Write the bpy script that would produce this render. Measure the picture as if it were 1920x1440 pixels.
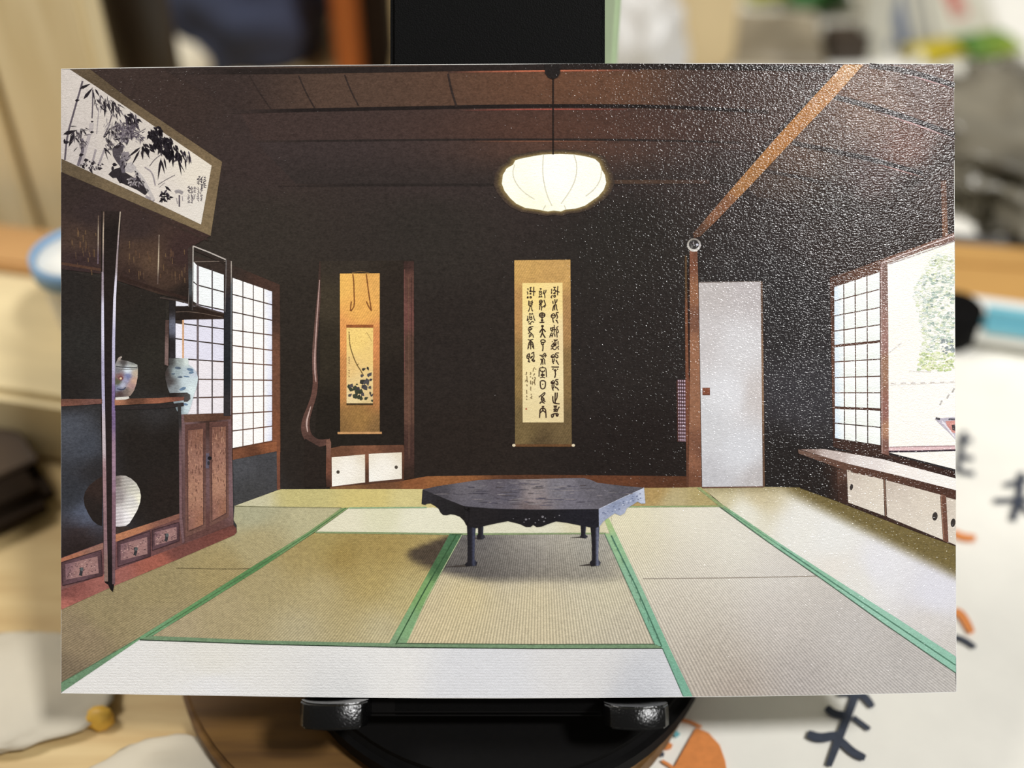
import bpy, bmesh, math, random
import numpy as np
from mathutils import Vector, Matrix
random.seed(7)
for o in list(bpy.data.objects):
    bpy.data.objects.remove(o, do_unlink=True)
scene = bpy.context.scene
COL = scene.collection

# ------------------------------------------------------------------ camera
F = 2200.0                      # focal length in pixels of the 1920x1440 frame
D = 0.194                       # camera to card
TH = math.radians(40)           # the phone looks down by this much
cT, sT = math.cos(TH), math.sin(TH)
FWD = Vector((0, cT, -sT)); UP = Vector((0, sT, cT)); RIGHT = Vector((1, 0, 0))
P0 = Vector((0, 0, 0.0634))     # where the optical axis meets the card
CAM = P0 - FWD * D
cam = bpy.data.cameras.new('camera'); co = bpy.data.objects.new('camera', cam); COL.objects.link(co)
co.location = CAM
co.rotation_euler = (math.pi/2 - TH, 0, 0)
cam.sensor_width = 36; cam.lens = F/1920*36
cam.clip_start = 0.01; cam.clip_end = 20
cam.dof.use_dof = True; cam.dof.focus_distance = D; cam.dof.aperture_fstop = 6.3
scene.camera = co

# ------------------------------------------------------------------ light
w = bpy.data.worlds.new('room_light'); scene.world = w; w.use_nodes = True
w.node_tree.nodes['Background'].inputs[0].default_value = (1.0, 0.965, 0.92, 1)
w.node_tree.nodes['Background'].inputs[1].default_value = 0.17
def area(name, loc, target, size, power, color):
    l = bpy.data.lights.new(name, 'AREA'); l.shape = 'DISK'; l.size = size; l.energy = power; l.color = color
    o = bpy.data.objects.new(name, l); COL.objects.link(o); o.location = loc
    o.rotation_euler = (Vector(target)-Vector(loc)).to_track_quat('-Z', 'Y').to_euler()
    return o
area('ceiling_lamp_front', (0.76, -0.66, 1.55), (0, 0, 0.06), 0.24, 25, (1.0, 0.993, 0.982))
area('fill_light_side', (-0.70, 0.22, 1.25), (-0.1, 0.1, 0.0), 0.45, 11, (1.0, 0.965, 0.91))  # added fill light, brightens the left side of the table
scene.view_settings.view_transform = 'Standard'
scene.view_settings.look = 'None'
scene.view_settings.exposure = 0.0
scene.view_settings.gamma = 1.0
scene.view_settings.use_curve_mapping = False

# ------------------------------------------------------------------ helpers
def lin(c):
    c = np.asarray(c, float)/255.0
    return np.where(c <= 0.04045, c/12.92, ((c+0.055)/1.055)**2.4)
def L4(c): return tuple(lin(c)) + (1,)
def tag(o, label=None, cat=None, group=None, kind=None):
    if label: o['label'] = label
    if cat: o['category'] = cat
    if group: o['group'] = group
    if kind: o['kind'] = kind
    return o
def obj(name, me, mat, parent=None):
    o = bpy.data.objects.new(name, me); COL.objects.link(o)
    if mat is not None and len(me.materials) == 0: me.materials.append(mat)
    if parent is not None: o.parent = parent
    return o
def empty(name, loc=(0, 0, 0), rot=(0, 0, 0)):
    o = bpy.data.objects.new(name, None); COL.objects.link(o); o.location = loc; o.rotation_euler = rot
    o.empty_display_size = 0.01
    return o
def from_bm(name, bm, mat, parent=None, smooth=False):
    bmesh.ops.recalc_face_normals(bm, faces=bm.faces[:])
    me = bpy.data.meshes.new(name); bm.to_mesh(me); bm.free()
    if smooth:
        for p in me.polygons: p.use_smooth = True
    return obj(name, me, mat, parent)

def ray(px, py):
    return FWD + RIGHT*((px-960)/F) + UP*((720-py)/F)
def on_plane(px, py, z=0.0):
    r = ray(px, py); t = (z-CAM.z)/r.z
    return CAM + r*t
def at_y(px, py, y):
    r = ray(px, py); t = (y-CAM.y)/r.y
    return CAM + r*t

# ------------------------------------------------------------------ materials
def mat(name, color, rough=0.6, noise=0.0, scale=200, bump=0.0, spec=0.5, stretch=(1, 1, 1), metallic=0.0, color2=None, detail=4):
    m = bpy.data.materials.new(name); m.use_nodes = True
    nt = m.node_tree; b = nt.nodes['Principled BSDF']
    b.inputs['Roughness'].default_value = rough
    b.inputs['Specular IOR Level'].default_value = spec
    b.inputs['Metallic'].default_value = metallic
    tc = nt.nodes.new('ShaderNodeTexCoord'); mp = nt.nodes.new('ShaderNodeMapping')
    mp.inputs['Scale'].default_value = stretch
    nt.links.new(tc.outputs['Object'], mp.inputs['Vector'])
    n = nt.nodes.new('ShaderNodeTexNoise'); n.inputs['Scale'].default_value = scale; n.inputs['Detail'].default_value = detail
    nt.links.new(mp.outputs[0], n.inputs['Vector'])
    c1 = np.array(lin(color)); c2 = np.array(lin(color2)) if color2 is not None else c1*(1-noise)
    mx = nt.nodes.new('ShaderNodeMix'); mx.data_type = 'RGBA'
    mx.inputs['A'].default_value = (*c1, 1); mx.inputs['B'].default_value = (*c2, 1)
    rp = nt.nodes.new('ShaderNodeMapRange'); rp.inputs['From Min'].default_value = 0.35; rp.inputs['From Max'].default_value = 0.65
    nt.links.new(n.outputs['Fac'], rp.inputs['Value']); nt.links.new(rp.outputs[0], mx.inputs['Factor'])
    nt.links.new(mx.outputs['Result'], b.inputs['Base Color'])
    if bump:
        bp = nt.nodes.new('ShaderNodeBump'); bp.inputs['Strength'].default_value = 1; bp.inputs['Distance'].default_value = bump
        nt.links.new(n.outputs['Fac'], bp.inputs['Height']); nt.links.new(bp.outputs[0], b.inputs['Normal'])
    return m

def print_material():
    """Ink on grained card: colour from the printed-ink attribute, woven ridges from the print coordinate, paper grain bump."""
    m = bpy.data.materials.new('printed_ink'); m.use_nodes = True
    nt = m.node_tree; N = nt.nodes; LK = nt.links; b = N['Principled BSDF']
    at = N.new('ShaderNodeAttribute'); at.attribute_name = 'Col'
    uv = N.new('ShaderNodeUVMap'); uv.uv_map = 'weave'
    sp = N.new('ShaderNodeSeparateXYZ'); LK.new(uv.outputs[0], sp.inputs[0])
    def math_(op, a, b_=None):
        n = N.new('ShaderNodeMath'); n.operation = op
        for i, v in enumerate((a, b_)):
            if v is None: continue
            if isinstance(v, (int, float)): n.inputs[i].default_value = v
            else: LK.new(v, n.inputs[i])
        return n.outputs[0]
    s = math_('SINE', math_('MULTIPLY', sp.outputs['X'], 2*math.pi))
    ridge = math_('ADD', math_('MULTIPLY', s, sp.outputs['Y']), 1.0)
    tc = N.new('ShaderNodeTexCoord')
    mp = N.new('ShaderNodeMapping'); mp.inputs['Scale'].default_value = (1, 1.25, 1); LK.new(tc.outputs['Object'], mp.inputs['Vector'])
    n1 = N.new('ShaderNodeTexNoise'); n1.inputs['Scale'].default_value = 2600; n1.inputs['Detail'].default_value = 2; LK.new(mp.outputs[0], n1.inputs['Vector'])
    n3 = N.new('ShaderNodeTexNoise'); n3.inputs['Scale'].default_value = 1100; n3.inputs['Detail'].default_value = 3; LK.new(mp.outputs[0], n3.inputs['Vector'])
    sc_ = N.new('ShaderNodeSeparateColor'); LK.new(at.outputs['Color'], sc_.inputs[0])
    dk = math_('SUBTRACT', 1.0, math_('MINIMUM', math_('MULTIPLY', sc_.outputs[1], 1.5), 1.0))       # ink coverage: heavy ink prints grainier
    amp = math_('ADD', math_('MULTIPLY', dk, 0.75), 0.16)
    nn = math_('ADD', math_('MULTIPLY', n1.outputs['Fac'], 0.6), math_('MULTIPLY', n3.outputs['Fac'], 0.4))
    grain = math_('ADD', math_('MULTIPLY', math_('SUBTRACT', nn, 0.5), math_('MULTIPLY', amp, 1.7)), 1.0)
    # fine printing screen, horizontal rows
    so = N.new('ShaderNodeSeparateXYZ'); LK.new(tc.outputs['Object'], so.inputs[0])
    row = math_('SINE', math_('MULTIPLY', so.outputs['Y'], 2*math.pi/0.00042))
    colm = math_('SINE', math_('MULTIPLY', math_('ADD', so.outputs['X'], math_('MULTIPLY', so.outputs['Y'], 0.35)), 2*math.pi/0.00040))
    screen = math_('ADD', math_('MULTIPLY', math_('MULTIPLY', row, colm), 0.05), 1.0)
    tot = math_('MULTIPLY', math_('MULTIPLY', ridge, grain), screen)
    vm = N.new('ShaderNodeVectorMath'); vm.operation = 'SCALE'
    LK.new(at.outputs['Color'], vm.inputs[0]); LK.new(tot, vm.inputs['Scale'])
    hs = N.new('ShaderNodeHueSaturation'); hs.inputs['Saturation'].default_value = 0.95
    LK.new(vm.outputs[0], hs.inputs['Color']); LK.new(hs.outputs[0], b.inputs['Base Color'])
    mp2 = N.new('ShaderNodeMapping'); mp2.inputs['Scale'].default_value = (1, 1.7, 1); LK.new(tc.outputs['Object'], mp2.inputs['Vector'])
    n2 = N.new('ShaderNodeTexNoise'); n2.inputs['Scale'].default_value = 2400; n2.inputs['Detail'].default_value = 1.5; n2.inputs['Roughness'].default_value = 0.6
    LK.new(mp2.outputs[0], n2.inputs['Vector'])
    bp = N.new('ShaderNodeBump'); bp.inputs['Strength'].default_value = 1.0; bp.inputs['Distance'].default_value = 0.00008
    LK.new(n2.outputs['Fac'], bp.inputs['Height']); LK.new(bp.outputs[0], b.inputs['Normal'])
    b.inputs['Roughness'].default_value = 0.13
    b.inputs['Specular IOR Level'].default_value = 0.25
    return m
M_PRINT = print_material()
M_PAPER = mat('card_stock', (240, 240, 236), 0.7, 0.05, 900)

# ------------------------------------------------------------------ the setting (table, floor, walls)
def box_bm(bm, x0, x1, y0, y1, z0, z1, bevel=0.0, seg=2):
    r = bmesh.ops.create_cube(bm, size=1.0)
    vs = r['verts']
    bmesh.ops.scale(bm, vec=(x1-x0, y1-y0, z1-z0), verts=vs)
    bmesh.ops.translate(bm, vec=((x0+x1)/2, (y0+y1)/2, (z0+z1)/2), verts=vs)
    if bevel:
        es = list({e for v in vs for e in v.link_edges})
        bmesh.ops.bevel(bm, geom=es, offset=bevel, segments=seg, affect='EDGES', clamp_overlap=True)
def box(name, x0, x1, y0, y1, z0, z1, m, parent=None, bevel=0.0):
    bm = bmesh.new(); box_bm(bm, x0, x1, y0, y1, z0, z1, bevel)
    return from_bm(name, bm, m, parent)
M_FLOOR = mat('floor_boards', (120, 92, 62), 0.5, 0.3, 8, stretch=(1, 12, 1))
M_WALL = mat('plaster', (205, 192, 165), 0.9, 0.06, 30)
M_TABLE = mat('pale_table_wood', (196, 172, 124), 0.45, 0.16, 25, stretch=(1, 9, 1), color2=(176, 148, 100))
tag(box('floor', -2, 2, -1.6, 2.2, -0.76, -0.72, M_FLOOR), kind='structure')
tag(box('wall_back', -2, 2, 2.2, 2.26, -0.76, 1.7, M_WALL), kind='structure')
tag(box('wall_left', -2.06, -2, -1.6, 2.2, -0.76, 1.7, M_WALL), kind='structure')
t = tag(empty('table', (0, 0.2, -0.72)), 'pale wooden table carrying everything in the picture', 'table')
box('tabletop', -0.75, 0.75, -0.5, 0.5, 0.692, 0.72, M_TABLE, t, 0.003)
for sx in (-1, 1):
    for sy in (-1, 1):
        box('leg', sx*0.66-0.03, sx*0.66+0.03, sy*0.42-0.03, sy*0.42+0.03, 0, 0.692, M_TABLE, t, 0.003)

# ================================================================== THE POSTCARD
XC = (953.5-960)/F*D; HALF = 837/F*D; SAG = 0.0022
def card_xyz(px, py, lift=0.0):
    """photo pixel -> point on the gently bowed card (local frame: x right, y up, z towards viewer)"""
    px = np.asarray(px, float); py = np.asarray(py, float)
    dep = np.full_like(px, D)
    for _ in range(4):
        X = (px-960)/F*dep
        dep = D - SAG*(1-((X-XC)/HALF)**2)
    X = (px-960)/F*dep; Y = (720-py)/F*dep
    return np.stack([X, Y, D-dep+lift], -1)
YB = float(card_xyz(np.array([954.]), np.array([1308.]))[0, 1])      # card's lower edge
LAYER = 1.3e-5
card_origin = P0 + UP*YB
card = tag(empty('postcard', card_origin, (math.pi/2-TH, 0, 0)),
           'postcard of a dim tatami room with low table, propped on a black stand', 'postcard')
def to_local(px, py, layer):
    v = card_xyz(px, py, layer*LAYER); v[:, 1] -= YB
    return v

def chaikin(pts, n=2):
    pts = [np.array(p[:2], float) for p in pts]
    if len(pts) < 3: return pts
    for _ in range(n):
        q = [pts[0]]
        for a, b in zip(pts[:-1], pts[1:]):
            q += [a*0.75+b*0.25, a*0.25+b*0.75]
        q.append(pts[-1]); pts = q
    return pts
def ellipse(cx, cy, rx, ry, n=20, rot=0):
    return [(cx+rx*math.cos(a)*math.cos(rot)-ry*math.sin(a)*math.sin(rot), cy+rx*math.cos(a)*math.sin(rot)+ry*math.sin(a)*math.cos(rot)) for a in [2*math.pi*i/n for i in range(n)]]
def grad(*ctrl, p=1.6, eps=12.0):
    """smooth blend between (x, y, (r,g,b)) samples read off the printed picture"""
    xy = np.array([c[:2] for c in ctrl], float); cc = np.array([c[2] for c in ctrl], float)
    def f(x, y):
        d2 = (x[:, None]-xy[None, :, 0])**2 + (y[:, None]-xy[None, :, 1])**2 + eps**2
        wgt = d2**(-p); wgt /= wgt.sum(1, keepdims=True)
        return wgt @ cc
    return f
def sstep(a, b, x):
    t = np.clip((x-a)/(b-a), 0, 1); return t*t*(3-2*t)

class Ink:
    """one printed part: flat inked shapes lying on the card"""
    def __init__(s, name, layer, parent=None, label=None):
        s.name, s.layer, s.parent, s.label = name, layer, parent, label
        s.v = []; s.c = []; s.uv = []; s.f = []; s.h = []; s.n = 0
    def add(s, xy, col, faces, weave=None):
        xy = np.asarray(xy, float); k = len(s.v); s.h += [0.9*s.n/(s.n+10.0)]*len(xy); s.n += 1
        if callable(col): c = lin(col(xy[:, 0], xy[:, 1]))
        else: c = np.tile(lin(col), (len(xy), 1))
        u = weave(xy[:, 0], xy[:, 1]) if weave else np.zeros((len(xy), 2))
        s.v += [tuple(p) for p in xy]; s.c += [tuple(q) for q in c]; s.uv += [tuple(q) for q in u]
        s.f += [[i+k for i in f] for f in faces]
        return s
    def poly(s, pts, col, step=0, weave=None):
        """step > 0: cut the outline into a grid so that colour blends inside it"""
        bm = bmesh.new()
        vs = [bm.verts.new((p[0], p[1], 0)) for p in pts]
        bm.faces.new(vs)
        span = max(max(p[0] for p in pts)-min(p[0] for p in pts), max(p[1] for p in pts)-min(p[1] for p in pts))
        st = step if step else (36 if span > 50 else 0)
        if st:
            for ax in (0, 1):
                lo = min(p[ax] for p in pts); hi = max(p[ax] for p in pts)
                q = math.floor(lo/st)*st + st
                while q < hi-0.5:
                    no = [0, 0, 0]; no[ax] = 1; cp = [0, 0, 0]; cp[ax] = q
                    bmesh.ops.bisect_plane(bm, geom=bm.verts[:]+bm.edges[:]+bm.faces[:], plane_co=cp, plane_no=no, dist=0.01)
                    q += st
        ng = [f for f in bm.faces if len(f.verts) > 4]
        if ng: bmesh.ops.triangulate(bm, faces=ng)
        bm.verts.index_update()
        xy = [(v.co.x, v.co.y) for v in bm.verts]
        faces = [[v.index for v in f.verts] for f in bm.faces]
        bm.free()
        return s.add(xy, col, faces, weave)
    def stroke(s, pts, w, col, taper=(1, 1), smooth=True, weave=None):
        """brush ribbon; w is the full width (or a list of widths), taper scales both ends"""
        ws = None
        if isinstance(w, (list, tuple)):
            ws = w; w = 1.0
        P = [np.array(p[:2], float) for p in pts]
        n0 = len(P)
        if smooth and len(P) > 2: P = chaikin(P, 2)
        P = np.array(P)
        if len(P) > 1:
            mx = np.hypot(*np.diff(P, axis=0).T).max(); kk = max(1, int(math.ceil(mx/18)))
            if kk > 1:
                tq = np.linspace(0, len(P)-1, (len(P)-1)*kk+1); P = np.stack([np.interp(tq, np.arange(len(P)), P[:, 0]), np.interp(tq, np.arange(len(P)), P[:, 1])], -1)
        n = len(P)
        T = np.gradient(P, axis=0) if n > 1 else np.zeros_like(P)
        ln = np.hypot(T[:, 0], T[:, 1])+1e-9; T /= ln[:, None]
        Nn = np.stack([-T[:, 1], T[:, 0]], -1)
        tt = np.linspace(0, 1, n)
        if ws: hw = np.interp(tt, np.linspace(0, 1, len(ws)), ws)/2
        else: hw = w/2*np.interp(tt, [0, 0.35, 0.65, 1], [taper[0], 1, 1, taper[1]])
        A = P+Nn*hw[:, None]; B = P-Nn*hw[:, None]
        xy = np.concatenate([A, B])
        faces = [[i, i+1, n+i+1, n+i] for i in range(n-1)]
        return s.add(xy, col, faces, weave)
    def leaf(s, a, b, w, col):
        a = np.array(a, float); b = np.array(b, float); d = b-a; l = np.hypot(*d)+1e-9; nn = np.array([-d[1], d[0]])/l*w/2
        xy = [a, a+d*.3+nn, a+d*.6+nn*.7, b, a+d*.6-nn*.7, a+d*.3-nn]
        return s.add(xy, col, [[0, 1, 5], [1, 2, 4, 5], [2, 3, 4]])
    def build(s):
        xy = np.array(s.v); v = to_local(xy[:, 0], xy[:, 1], s.layer+np.array(s.h))
        # wind every face towards the viewer
        fs = []
        for f in s.f:
            a = v[f]; ar = 0.5*np.sum(a[:, 0]*np.roll(a[:, 1], -1)-np.roll(a[:, 0], -1)*a[:, 1])
            fs.append(f if ar > 0 else f[::-1])
        me = bpy.data.meshes.new(s.name); me.from_pydata([tuple(p) for p in v], [], fs); me.update()
        ca = me.color_attributes.new('Col', 'FLOAT_COLOR', 'POINT')
        ca.data.foreach_set('color', np.concatenate([np.array(s.c), np.ones((len(s.c), 1))], 1).astype(np.float32).ravel())
        ul = me.uv_layers.new(name='weave'); idx = np.zeros(len(me.loops), dtype=np.int32); me.loops.foreach_get('vertex_index', idx)
        ul.data.foreach_set('uv', np.array(s.uv, dtype=np.float32)[idx].ravel())
        o = obj(s.name, me, M_PRINT, s.parent if s.parent is not None else card)
        if s.label: o['label'] = s.label
        return o

TOP = [(115, 130), (260, 127.3), (400, 125.4), (560, 123.6), (735, 122), (930, 120.8), (1130, 120), (1320, 119.6), (1500, 119.6), (1650, 119.8), (1788, 120.4)]
BOT = [(1793, 1297), (1650, 1300.5), (1500, 1303.3), (1390, 1305), (1280, 1306.2), (1120, 1307.6), (950, 1308.4), (800, 1308.2), (650, 1307), (500, 1305), (300, 1302), (115, 1299)]
OUT = TOP + BOT
# paper body: a thin bowed sheet
def build_sheet():
    bm = bmesh.new()
    big = [(p[0]+(-0.6 if p[0] < 954 else 0.8)*(1 if p[0] in (115, 1788, 1793) else 0), p[1]+(-1.0 if p[1] < 700 else 1.0)) for p in OUT]
    vs = [bm.verts.new((p[0], p[1], 0)) for p in big]; bm.faces.new(vs)
    for ax, lo, hi in ((0, 115, 1793), (1, 120, 1308)):
        q = lo+40
        while q < hi-5:
            no = [0, 0, 0]; no[ax] = 1; cp = [0, 0, 0]; cp[ax] = q
            bmesh.ops.bisect_plane(bm, geom=bm.verts[:]+bm.edges[:]+bm.faces[:], plane_co=cp, plane_no=no, dist=0.01); q += 40
    xs = np.array([v.co.x for v in bm.verts]); ys = np.array([v.co.y for v in bm.verts])
    L = to_local(xs, ys, -1)
    for v, p in zip(bm.verts, L): v.co = p
    r = bmesh.ops.extrude_face_region(bm, geom=bm.faces[:])
    bmesh.ops.translate(bm, vec=(0, 0, -0.00035), verts=[g for g in r['geom'] if isinstance(g, bmesh.types.BMVert)])
    return from_bm('paper_sheet', bm, M_PAPER, card)
build_sheet()

# ---- printed wall (the dim ground of the whole picture)
wallcol = grad((130, 330, (56, 44, 40)), (300, 170, (58, 46, 42)), (500, 300, (58, 47, 45)), (800, 300, (58, 47, 46)), (1100, 300, (56, 45, 44)),
               (1250, 250, (56, 46, 44)), (1700, 250, (62, 48, 44)), (1600, 420, (48, 40, 38)), (500, 430, (52, 46, 41)), (800, 430, (48, 43, 39)), (1150, 440, (42, 38, 35)),
               (450, 560, (52, 46, 40)), (560, 700, (42, 36, 31)), (850, 650, (42, 36, 33)), (1180, 650, (40, 35, 33)), (860, 860, (40, 33, 29)), (1200, 860, (34, 28, 26)),
               (1470, 600, (44, 41, 42)), (1500, 750, (56, 54, 58)), (1470, 860, (36, 32, 31)), (200, 650, (44, 42, 38)), (150, 900, (58, 62, 70)), (300, 900, (36, 31, 28)), (470, 900, (66, 66, 68)), (545, 870, (40, 34, 30)), (560, 800, (42, 36, 31)), (600, 880, (40, 33, 29)), (540, 600, (46, 40, 35)), p=2.0, eps=40)
Ink('printed_wall', 0, None, 'dark earthen walls printed on the card').poly(OUT, wallcol, 20).build()

# ---- printed ceiling, battens, beam
ceil = Ink('printed_ceiling', 1, None, 'dark board ceiling with thin battens in the printed picture')
def ccol(x, y):
    glow = np.exp(-(((x-1080)/260)**2+((y-150)/110)**2))
    base = np.stack([78+0*x, 60+0*x, 50+0*x], -1)
    left = sstep(430, 620, x)[:, None]
    base = base*left + np.array([56, 45, 42])*(1-left)
    base = base + glow[:, None]*np.array([20, 6, -2])
    r = sstep(1180, 1330, x)[:, None]
    base = base*(1-r) + np.array([68, 52, 47])*r
    return base
def c2(x, y):
    glow = np.exp(-(((x-1060)/230)**2+((y-240)/60)**2)); n = len(x)
    return np.tile(np.array([62, 49, 46.]), (n, 1)) + glow[:, None]*np.array([18, 5, -2])
def c3(x, y):
    glow = np.exp(-(((x-1060)/200)**2+((y-275)/40)**2)); n = len(x)
    fade = sstep(350, 262, y)[:, None]
    return (np.tile(np.array([50, 43, 41.]), (n, 1)) + np.array([9, 6, 7])*fade) + glow[:, None]*np.array([26, 10, 0])
ceil.poly([(300, 128), (400, 126.5), (735, 123), (1130, 121), (1500, 120.6), (1575, 121), (1440, 262), (1240, 200), (1000, 198), (700, 203), (450, 209)], ccol, 22)
ceil.poly([(450, 209), (700, 203), (1000, 198), (1240, 200), (1440, 262), (1420, 285), (1240, 264), (1000, 262), (700, 263), (480, 266)], c2, 22)
ceil.poly([(480, 266), (700, 263), (1000, 262), (1240, 264), (1420, 285), (1370, 345), (1000, 350), (560, 350)], c3, 22)
rc = grad((1640, 200, (108, 82, 68)), (1740, 160, (92, 70, 62)), (1500, 290, (84, 64, 54)), (1700, 280, (104, 72, 62)), (1480, 350, (70, 54, 46)), (1640, 350, (70, 52, 48)), (1780, 320, (54, 44, 41)), (1600, 400, (47, 40, 38)), (1715, 350, (50, 42, 40)), (1650, 390, (48, 40, 38)), (1480, 372, (52, 43, 40)), (1530, 385, (50, 42, 39)), p=2, eps=25)
ceil.poly([(1618, 121), (1788, 121), (1790, 300), (1640, 400), (1420, 370), (1400, 352), (1480, 268)], rc, 20)
ceil = ceil.build()
def batten(pts, w, col=(34, 28, 27), hl=None, layer=3):
    k = Ink('ceiling_batten', layer, ceil); xs_ = [p[0] for p in pts]; e0, e1 = min(xs_), max(xs_)
    def bc(x, y): f = (sstep(e0, e0+150, x)*(1-sstep(e1-90, e1, x)*(0 if e1 > 1700 else 1)))[:, None]; return np.array(col)*f+np.array([56, 46, 43.])*(1-f)
    k.stroke(pts, w, bc)
    if hl:
        for (a, b, dy, c, hw) in hl:
            P = np.array(chaikin(pts, 3)); xs = np.linspace(a, b, 14); ys = np.interp(xs, P[:, 0], P[:, 1])+dy
            mid = (a+b)/2; half = (b-a)/2
            base = np.array([66, 50, 45.])
            k.stroke([(x, y) for x, y in zip(xs, ys)], hw, lambda x, y, mid=mid, half=half, c=c: base+(np.array(c)-base)*(np.clip(1-((x-mid)/half)**2, 0, 1)[:, None]), smooth=False)
    k.build()
batten([(320, 133), (500, 134), (700, 131), (900, 127), (1100, 124.5), (1330, 125), (1560, 130)], 11, (40, 33, 31), [(840, 1200, 7.5, (176, 96, 66), 3.0)])
batten([(430, 210), (600, 206), (800, 202), (1000, 198), (1240, 199), (1440, 210)], 6.5, (34, 28, 27), [(860, 1190, 6.5, (150, 70, 58), 2.2)])
batten([(480, 265), (700, 263), (1000, 261), (1240, 263), (1400, 268)], 3.5, (44, 37, 35), [(880, 1160, 3.5, (112, 72, 54), 2.4)])
batten([(520, 347), (900, 346), (1230, 346)], 4, (42, 36, 34), [(1000, 1330, -5, (76, 58, 47), 7)])
batten([(1520, 172), (1600, 190), (1700, 220), (1790, 254)], 10, (52, 44, 44), [(1640, 1792, 7.5, (190, 150, 150), 2.6)])
batten([(1486, 268), (1560, 283), (1640, 300), (1730, 326)], 9, (46, 39, 39), [(1640, 1730, 6, (160, 120, 116), 2.2)])
batten([(1430, 320), (1500, 332), (1580, 352)], 7, (42, 36, 35))
batten([(1630, 123), (1700, 132), (1790, 160)], 10, (50, 42, 42), [(1690, 1790, 7, (180, 140, 140), 2.4)])
for a, b in (((468, 142), (508, 205)), ((646, 140), (672, 198)), ((840, 138), (856, 200)), ((560, 142), (590, 203))):
    k = Ink('board_joint', 3, ceil); k.stroke([a, ((a[0]+b[0])/2-2, (a[1]+b[1])/2), b], 4 if a[0] == 840 else 2.6, (50, 40, 37)); k.build()
beam = Ink('printed_beam', 4, None, 'orange-brown beam running up across the printed ceiling')  # beam tone darkens towards its lower end
beam.poly([(1582, 121), (1619, 121), (1560, 187), (1482, 268), (1405, 350), (1345, 412), (1312, 444), (1301, 446), (1299, 438), (1330, 402), (1375, 350), (1452, 262), (1520, 187)],
          grad((1600, 125, (186, 138, 88)), (1540, 190, (168, 114, 58)), (1470, 262, (160, 104, 46)), (1400, 335, (154, 104, 54)), (1345, 400, (122, 80, 54)), (1305, 442, (84, 58, 44)), p=2), 14)
beam.build()

# ---- printed lamp
canopy = Ink('printed_lamp', 6, None, 'glowing round white paper lamp on a cord, printed near the top')
lamp = [(941, 345), (943, 328), (950, 316), (962, 309), (966, 301), (975, 298), (1000, 293), (1018, 290), (1050, 289), (1077, 290), (1100, 294), (1115, 298), (1124, 306), (1128, 318), (1134, 328), (1136.5, 343), (1132, 356), (1122, 368), (1108, 378), (1096, 386), (1080, 391), (1060, 393), (1052, 396.5), (1038, 395), (1027, 396.5), (1018, 395), (1008, 393), (985, 390), (968, 382), (957, 372), (946, 358)]
halo = Ink('lamp_glow', 5, None)
cx, cy = 1038, 342
halo_pts = []; halo_c = []
for k, (sc, cc) in enumerate(((0.98, (150, 132, 84)), (1.035, (120, 102, 66)), (1.09, (80, 66, 50)), (1.16, (62, 51, 46)))):
    for p in lamp:
        halo_pts.append((cx+(p[0]-cx)*sc, cy+(p[1]-cy)*sc)); halo_c.append(cc)
n = len(lamp); hf = []
for k in range(3):
    for i in range(n): hf.append([k*n+i, k*n+(i+1) % n, (k+1)*n+(i+1) % n, (k+1)*n+i])
hc = np.array(halo_c, float)
halo.add(halo_pts, lambda x, y: hc, hf)
canopy.poly(lamp, grad((1038, 330, (255, 255, 248)), (1000, 385, (255, 254, 226)), (950, 345, (255, 255, 238)), (1128, 345, (255, 255, 240)), p=1.5), 12)
lampo = canopy.build(); halo.parent = lampo; halo.build()
k = Ink('lamp_rib', 7, lampo)
for pts in ([(965, 309), (961, 322), (964, 338), (978, 358), (1002, 374)], [(1019, 290), (1017, 318), (1020, 345), (1027, 370), (1035, 386)], [(1076, 290), (1082, 308), (1080, 335), (1068, 360), (1052, 382)], [(1128, 318), (1126, 338), (1114, 356), (1098, 368)], [(1023, 385), (1018, 394)], [(1058, 385), (1061, 392)]):
    k.stroke(pts, 1.8, (214, 210, 190))
k.build()
k = Ink('lamp_cord', 7, lampo); k.stroke([(1037, 145), (1037, 220), (1037, 290)], 2.6, (34, 27, 25)); k.build()
k = Ink('ceiling_rose', 8, lampo); k.poly([(1021, 121.5), (1051, 121.3), (1050, 138), (1046, 145), (1037, 149), (1028, 146), (1022, 138)], (36, 32, 31)); k.build()

# ---- framed bamboo painting, upper left
PF = Ink('printed_painting', 2, None, 'framed ink painting of bamboo and rock hung high in the printed room')
PF.poly([(115, 131), (169, 130), (240, 184), (416.5, 303.5), (395, 442), (115, 322.5)], grad((140, 140, (92, 78, 60)), (190, 150, (88, 74, 56)), (300, 230, (104, 88, 66)), (405, 310, (118, 100, 74)), (390, 430, (124, 106, 78)), (250, 370, (112, 96, 72)), (120, 312, (96, 82, 62)), p=2), 24)
PF = PF.build()
k = Ink('painting_paper', 4, PF)
k.poly([(115, 130.6), (131.5, 130.6), (180, 162), (397, 310.6), (377, 421), (250, 360), (115, 297.5)], grad((125, 150, (204, 196, 190)), (125, 280, (196, 188, 184)), (250, 250, (204, 196, 188)), (380, 320, (222, 214, 200)), (372, 410, (220, 214, 206)), (300, 370, (214, 206, 198)), p=2), 24)
k.build()
E = lambda x, y: (110+x/6.86, 120+y/6.86)
Fq = lambda x, y: (230+x/5.537, 180+y/5.537)
ink = Ink('bamboo_brushwork', 5, PF, 'black brush-painted bamboo stalks and leaves')
D1, D2, D3 = (38, 33, 38), (92, 84, 92), (150, 142, 146)
def es(pts, w, c, tp=(1, 1)): ink.stroke([E(*p) for p in pts], w/6.86, c, tp)
def fs_(pts, w, c, tp=(1, 1)): ink.stroke([Fq(*p) for p in pts], w/5.537, c, tp)
def el(a, b, w, c=D1): ink.leaf(E(*a), E(*b), w/6.86, c)
def fl(a, b, w, c=D1): ink.leaf(Fq(*a), Fq(*b), w/5.537, c)
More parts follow.
